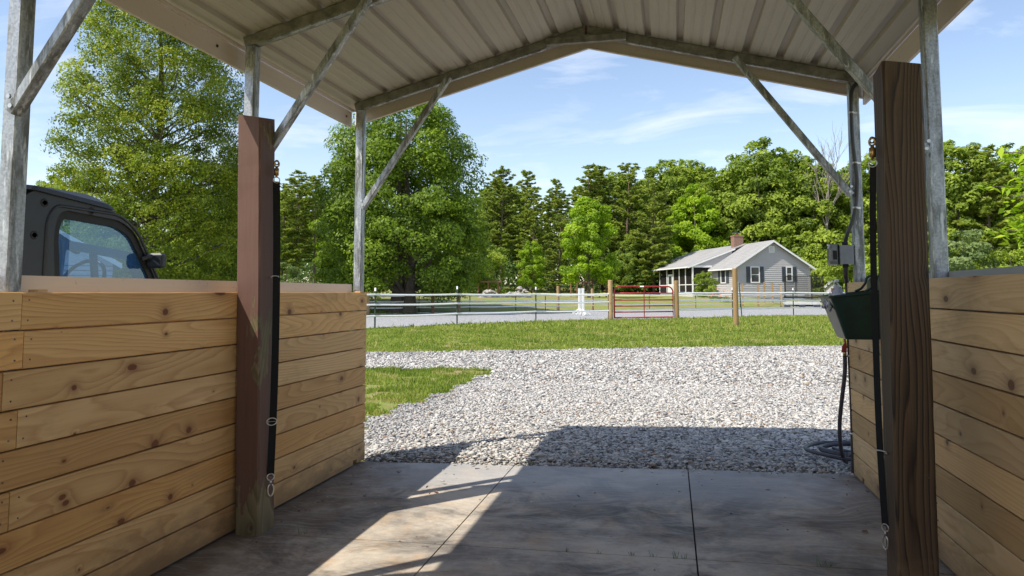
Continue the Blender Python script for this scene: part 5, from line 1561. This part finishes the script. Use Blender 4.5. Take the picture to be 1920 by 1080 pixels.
# wood variants
def pine_mesh(seed, H, h0, n_need, spread=1.0):
    r = np.random.default_rng(seed); pr_ = random.Random(seed)
    mb = MB()
    bend = pr_.uniform(-.3, .3)
    def T(z): return Vector((bend * (z / H) ** 2, 0.2 * math.sin(z * .3), z))
    pts = [T(H * i / 9) for i in range(10)]; pts[0].z = -.3
    mb.tube(pts, [0.20 * (1 - .9 * i / 9) + .012 for i in range(10)], 7, False)
    cs, rs = [], []
    z = h0
    while z < H - .2:
        f = (z - h0) / (H - h0)
        nb = pr_.randint(3, 5)
        for k in range(nb):
            a = pr_.uniform(0, 6.28)
            Lb = spread * (0.35 + 2.7 * (1 - f) ** .6 * pr_.uniform(.55, 1.1)) * (0.55 + 0.45 * min(1, f * 5 + .2))
            rise = Lb * (0.05 + 0.55 * f) + pr_.uniform(-.15, .15)
            e = T(z) + Vector((math.cos(a) * Lb, math.sin(a) * Lb, rise))
            limb(mb, T(z), e, 0.035 * (1 - f) + .012, .008, pr_, 4, 3, .04)
            m_ = max(2, int(Lb / .42))
            for j in range(m_):
                t = (j + 1.0) / m_
                if t < .3: continue
                c = T(z).lerp(e, t) + Vector((pr_.uniform(-.22, .22), pr_.uniform(-.22, .22), pr_.uniform(-.05, .12)))
                cs.append(c); rs.append(pr_.uniform(.30, .50) * (1 - .3 * f))
        z += pr_.uniform(.38, .62)
    cs.append(T(H)); rs.append(.3)
    C = np.array([tuple(c) for c in cs]); rs = np.array(rs)
    idx = r.choice(len(C), n_need, p=rs ** 2 / (rs ** 2).sum())
    d = rand_dir(r, n_need); d[:, 2] = np.abs(d[:, 2]) * .8 - .15
    P = C[idx] + d * (rs[idx] * r.uniform(.2, 1.0, n_need))[:, None]
    # needles point outward: long thin kites
    t = d + r.normal(0, .25, d.shape); t /= np.linalg.norm(t, axis=1)[:, None]
    b = np.cross(t, rand_dir(r, n_need)); b /= np.linalg.norm(b, axis=1)[:, None]
    s = (0.36 * np.exp(r.normal(0, .2, n_need)))[:, None]
    V = np.stack([P - t * s * .5, P + b * s * .17, P + t * s * .5, P - b * s * .17], 1).reshape(-1, 3)
    F = np.arange(n_need * 4).reshape(n_need, 4)
    ct = r.uniform(-.2, .2, len(C))
    tint = np.clip(.45 + ct[idx] + r.normal(0, .15, n_need), 0, 1)
    cm = np_mesh('pine_crown', V, F, L_PINE, np.repeat(tint, 4))
    tm = bpy.data.meshes.new('pine_trunk'); tm.from_pydata(mb.v, [], mb.f); tm.update(); tm.materials.append(BARKP); tm['fx'] = 1
    return cm, tm
PINES = [pine_mesh(51, 18, 4.0, 30000, 1.15), pine_mesh(52, 18, 5.5, 27000, 1.25), pine_mesh(53, 18, 2.0, 34000, 1.35), pine_mesh(54, 18, 4.5, 24000, 1.0)]
BROAD = [tree_meshes('wood_a', 61, 16, lambda f: 5.0 * np.interp(f, [0, .15, .45, .75, .93, 1], [.55, .9, 1, .78, .45, .1]), 1.5, 30000, 260, 0.34, L_WOOD, BARK, 0.22, (0.10, 0.18), 0.75),
         tree_meshes('wood_b', 62, 16, lambda f: 4.2 * np.interp(f, [0, .2, .5, .8, .95, 1], [.5, .85, 1, .8, .5, .2]), 2.2, 27000, 210, 0.34, L_WOOD, BARK, 0.20, (0.10, 0.20), 0.75),
         tree_meshes('wood_c', 63, 16, lambda f: 6.2 * np.interp(f, [0, .15, .4, .7, .9, 1], [.7, .95, 1, .75, .42, .1]), 1.0, 36000, 300, 0.34, L_WOOD, BARK, 0.24, (0.09, 0.17), 0.75)]
SHRUB = [tree_meshes('shrub_a', 71, 5.0, lambda f: 2.9 * np.interp(f, [0, .2, .6, .9, 1], [.9, 1, .85, .5, .15]), 0.1, 9000, 60, 0.22, L_WOOD, BARK, 0.07, (0.16, 0.28), 0.6, nl=8),
         tree_meshes('shrub_b', 72, 5.0, lambda f: 2.6 * np.interp(f, [0, .2, .6, .9, 1], [.8, 1, .8, .5, .15]), 0.1, 8000, 50, 0.20, L_PALE, BARK, 0.07, (0.16, 0.28), 0.5, nl=8)]

def put(kind, meshes, baseH, u, dep, top, label, name, cat='tree', group=None, wscale=1.0, rz=None):
    x, y, z = at(u, dep)
    H = EYE + (549 - top) / FPX * dep - z
    s = H / baseH
    t = plant_tree(name, meshes, (x, y, z), label, cat, s * wscale, rnd.uniform(0, 6.28) if rz is None else rz, group, s)
    return t
P, Q = 'pine_tree', 'broadleaf_tree'
rows = [
 (PINES[2], 18, 530, 78, 345, P, 'dark pine showing right beside the brown-red post', 1.1),
 (PINES[0], 18, 558, 80, 322, P, 'tallest pine between the brown-red post and the big round tree', 1.15),
 (PINES[1], 18, 590, 84, 332, P, 'pine with thin feathery top left of the lighter flank tree', 1.1),
 (PINES[0], 18, 926, 88, 322, P, 'pine with bare lower trunk just right of the big round tree', 1.05),
 (PINES[1], 18, 940, 86, 318, P, 'tall twin-trunk pine right of the big round tree', 1.0),
 (PINES[3], 18, 985, 90, 322, P, 'narrow pine with clumped top left of centre', 1.1),
 (PINES[2], 18, 1000, 84, 352, P, 'shorter bushy pine behind the slim bright sapling', 1.0),
 (PINES[3], 18, 1040, 92, 338, P, 'spindly open pine in the dip of the tree line', 1.0),
 (PINES[2], 18, 1050, 76, 405, P, 'low spreading pine left of the bright young tree', 1.2),
 (PINES[0], 18, 1102, 92, 310, P, 'tall pine directly above the bright young tree', 1.2),
 (PINES[1], 18, 1128, 94, 315, P, 'pine with dense pointed top right of the bright young tree', 1.2),
 (PINES[2], 18, 1178, 90, 307, P, 'broad pine halfway between bright tree and house', 1.15),
 (BROAD[1], 16, 1152, 98, 326, Q, 'dark leafy tree wedged between two tall pines', 1.0),
 (PINES[2], 18, 1226, 86, 335, P, 'pine with layered drooping boughs left of the bright tree by the house', 1.15),
 (BROAD[0], 16, 1250, 100, 299, Q, 'rounded leafy tree top above the left end of the house', 0.9),
 (BROAD[1], 16, 1292, 104, 300, Q, 'leafy crown with two knobs above the bright tree behind the house', 0.9),
 (BROAD[2], 16, 1425, 96, 263, Q, 'largest spreading broadleaf tree rising behind the house gable', 1.0),
 (BROAD[0], 16, 1352, 98, 320, Q, 'dark leafy tree between the bright tree and the large spreading tree', 0.9),
 (BROAD[1], 16, 1480, 100, 285, Q, 'leafy tree forming the right shoulder of the large spreading tree', 1.0),
 (BROAD[0], 16, 1530, 92, 300, Q, 'leafy tree below the bare branches left of the box post', 1.0),
 (BROAD[2], 16, 1585, 96, 318, Q, 'leafy tree directly behind the front right tube post', 0.9),
 (BROAD[1], 16, 1640, 90, 292, Q, 'tall leafy tree seen between the tube post and the dark timber post', 1.0),
 (BROAD[0], 16, 1700, 88, 300, Q, 'leafy tree mostly behind the dark timber post', 1.0),
 (BROAD[1], 16, 1800, 66, 266, Q, 'open crowned leafy tree just right of the second right tube post', 0.95),
 (PINES[1], 18, 1856, 64, 278, P, 'pine with reddish bare trunk at the far right', 1.25),
 (PINES[0], 18, 1872, 70, 300, P, 'second reddish-trunk pine close to the far right one', 1.1),
 (BROAD[0], 16, 1910, 66, 270, Q, 'dark leafy tree at the right edge of the view', 0.9),
 (BROAD[2], 16, 95, 88, 330, Q, 'distant round tree top above the roof of the black vehicle', 0.8),
 (BROAD[0], 16, 200, 62, 372, Q, 'low leafy tree behind the foot of the poplar', 1.1),
 (BROAD[1], 16, 395, 56, 318, Q, 'leafy tree between the poplar and the brown-red post', 1.1),
 (BROAD[2], 16, 330, 66, 380, Q, 'wide dark tree filling the gap right of the poplar trunk', 1.1),
 (BROAD[0], 16, 455, 66, 330, Q, 'leafy tree hidden behind the brown-red post', 1.0),
 (PINES[2], 18, 505, 72, 395, P, 'low dark pine at the foot of the taller pines on the left', 1.2),
 (BROAD[1], 16, 880, 66, 420, Q, 'shadowy tree filling in behind the right flank of the big round tree', 0.9),
 (BROAD[2], 16, 1190, 88, 432, Q, 'low spreading dogwood-like tree over the white hoop shed', 1.0),
]
for ms_, bh, u, dep, top, nm, lab, ws in rows:
    put(nm, ms_, bh, u, dep, top, lab, nm, wscale=ws)
# second rank closes the wood
rr_ = random.Random(12)
for i in range(58):
    u = 480 + i * 25 + rr_.uniform(-12, 12)
    dep = rr_.uniform(104, 124)
    ridge = np.interp(u, [480, 600, 700, 860, 940, 1040, 1100, 1250, 1430, 1560, 1700, 1800, 1950], [338, 335, 380, 350, 338, 352, 326, 316, 300, 318, 318, 300, 300])
    k = rr_.random()
    ms_, bh, nm = (PINES[rr_.randint(0, 3)], 18, P) if (k < .55 and u < 1250) or k < .15 else (BROAD[rr_.randint(0, 2)], 16, Q)
    put(nm, ms_, bh, u, dep, ridge + rr_.uniform(0, 34), ('dark pine' if nm == P else 'leafy tree') + ' deep in the wood filling gaps between the front trees', nm, group='pines deep in the wood' if nm == P else 'leafy trees deep in the wood', wscale=1.15)
for i in range(10):
    u = -60 + i * 52
    put(Q, BROAD[i % 3], 16, u, rr_.uniform(84, 100), 440 + rr_.uniform(-25, 20), 'leafy tree low in the background behind the poplar and the vehicle', Q, group='low trees behind the poplar', wscale=1.2)
# shrubs and understorey
shr = [(537, 52, 492, 1, 'pale feathery shrub just right of the brown-red post'), (1805, 52, 432, 1, 'large pale green shrub above the right wall beside the tube post'), (1895, 50, 462, 0, 'dark leafy shrub above the right wall at the view edge'),
       (1850, 58, 478, 0, 'low shrub between the two right-edge bushes'), (1655, 66, 472, 0, 'bush seen low between tube post and dark timber post'), (1600, 76, 455, 0, 'bush behind the outlet box post'),
       (1725, 60, 470, 0, 'bush seen low behind the dark timber post'), (1560, 86, 430, 0, 'tall bush right of the house corner'), (905, 70, 452, 0, 'dark bush at the right foot of the big round tree'),
       (470, 58, 455, 0, 'bush behind the painted post'), (120, 60, 420, 0, 'bush behind the black vehicle'), (1240, 92, 470, 0, 'bush at the back corner of the house porch')]
for u, dep, top, k, lab in shr:
    put('shrub', SHRUB[k], 5.0, u, dep, top, lab, 'shrub', 'shrub')
# bush and lilies by the porch
x, y, z = at(1322, 68)
plant_tree('shrub', SHRUB[0], (x, y, z), 'rounded green bush growing in front of the porch corner', 'shrub', 0.42, 1.0, None, 0.50)
ly = thing('day_lilies', 'clump of orange day lilies at the corner of the grey house', 'flowers', at(1350, 64))
r = random.Random(2)
mb = MB(); ml = MB()
for i in range(22):
    x_, y_, h = r.uniform(-1.0, .8), r.uniform(-.4, .4), r.uniform(.45, 1.15)
    for k in range(6):
        a = k * math.pi / 3; q = .10
        mb.add([(x_, y_, h), (x_ + math.cos(a) * q, y_ + math.sin(a) * q, h + .05), (x_ + math.cos(a + .5) * q * .8, y_ + math.sin(a + .5) * q * .8, h + .07)], [(0, 1, 2)])
    for k in range(5):
        a = r.uniform(0, 6.28)
        ml.add([(x_ - .02, y_, 0), (x_ + .02, y_, 0), (x_ + math.cos(a) * .22, y_ + math.sin(a) * .22, r.uniform(.35, .7))], [(0, 1, 2)])
mb.build('petals', ORANGE, ly); ml.build('leaves', simple('lily_leaf', (.07, .14, .03), .7), ly)
# forest undergrowth: one uncountable mass
r = np.random.default_rng(90)
n = 80000
u = r.uniform(-150, 2100, n); dep = r.uniform(84, 122, n)
lat = (u - 960) / FPX * dep
X = -math.sin(YAW) * dep + math.cos(YAW) * lat; Y = math.cos(YAW) * dep + math.sin(YAW) * lat
hgt = 5.5 * (0.35 + 0.65 * np.abs(np.sin(X * .45 + np.sin(Y * .3) * 2))) * r.uniform(0, 1, n) ** .8
Pp = np.stack([X, Y, tz(X, Y) + hgt], 1)
Nn = rand_dir(r, n) * .8 + np.array([0, -.3, .8])
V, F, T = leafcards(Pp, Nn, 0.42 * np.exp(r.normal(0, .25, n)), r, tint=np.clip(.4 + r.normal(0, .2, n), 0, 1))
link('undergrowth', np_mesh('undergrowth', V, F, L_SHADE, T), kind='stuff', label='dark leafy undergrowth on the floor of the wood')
# bare dead tree
dt = thing('dead_tree', 'leafless dead tree with thin upright branches above the wood right of the house', 'tree', at(1552, 88))
pr_ = random.Random(77); mb = MB()
Hd = 19.0
mb.tube([(0, 0, -.3), (0.1, 0, 6), (0.0, 0, 12)], [.22, .16, .09], 6, False)
def twig(p, d, L_, rad, lev):
    e = p + d * L_
    limb(mb, p, e, rad, rad * .45, pr_, 4, 3, .05)
    if lev:
        for k in range(4):
            q = p.lerp(e, pr_.uniform(.35, 1))
            nd = (d + Vector((pr_.uniform(-.55, .55), pr_.uniform(-.55, .55), pr_.uniform(-.05, .4)))).normalized()
            twig(q, nd, L_ * pr_.uniform(.4, .62), rad * .5, lev - 1)
for k in range(8):
    d = Vector((pr_.uniform(-.55, .55), pr_.uniform(-.4, .4), 1)).normalized()
    twig(Vector((0, 0, pr_.uniform(7, 12))), d, pr_.uniform(4.5, 7.2), .07, 2)
mb.build('branches', DEADW, dt)
# near branch reaching in at the right edge, from a tree standing outside the view
nt = thing('near_tree', 'close bright green tree whose branch tips reach in at the right edge', 'tree', campt(2052, 10.0))
mb = MB(); pr_ = random.Random(15)
mb.tube([(0, 0, -.1), (.05, 0, 1.2), (0, .05, 2.6), (.1, 0, 4.2)], [.12, .10, .08, .05], 9, False)
tips = []
for k in range(70):
    a = pr_.uniform(0, 6.28); z0_ = pr_.uniform(1.7, 3.1); L_ = pr_.uniform(.7, 1.25)
    e = Vector((math.cos(a) * L_, math.sin(a) * L_, z0_ + pr_.uniform(-.15, .5)))
    limb(mb, (0, 0, z0_), e, .02, .005, pr_, 4, 3, .05)
    tips.append((Vector((0, 0, z0_)), e))
mb.build('trunk', BARK, nt)
r = np.random.default_rng(16)
Pp, Nn = [], []
for a, e in tips:
    for k in range(34):
        t = r.uniform(.35, 1.05)
        p = a.lerp(e, t)
        Pp.append((p.x + r.normal(0, .07), p.y + r.normal(0, .07), p.z + r.normal(0, .05)))
Pp = np.array(Pp); n = len(Pp)
Nn = np.array([0, 0, 1.0]) + r.normal(0, .45, (n, 3))
V, F, T = leafcards(Pp, Nn, 0.15 * np.exp(r.normal(0, .2, n)), r, aspect=.38, droop=.3, tint=np.clip(.5 + r.normal(0, .2, n), 0, 1))
link('crown', np_mesh('near_crown', V, F, L_BRIGHT, T), nt)
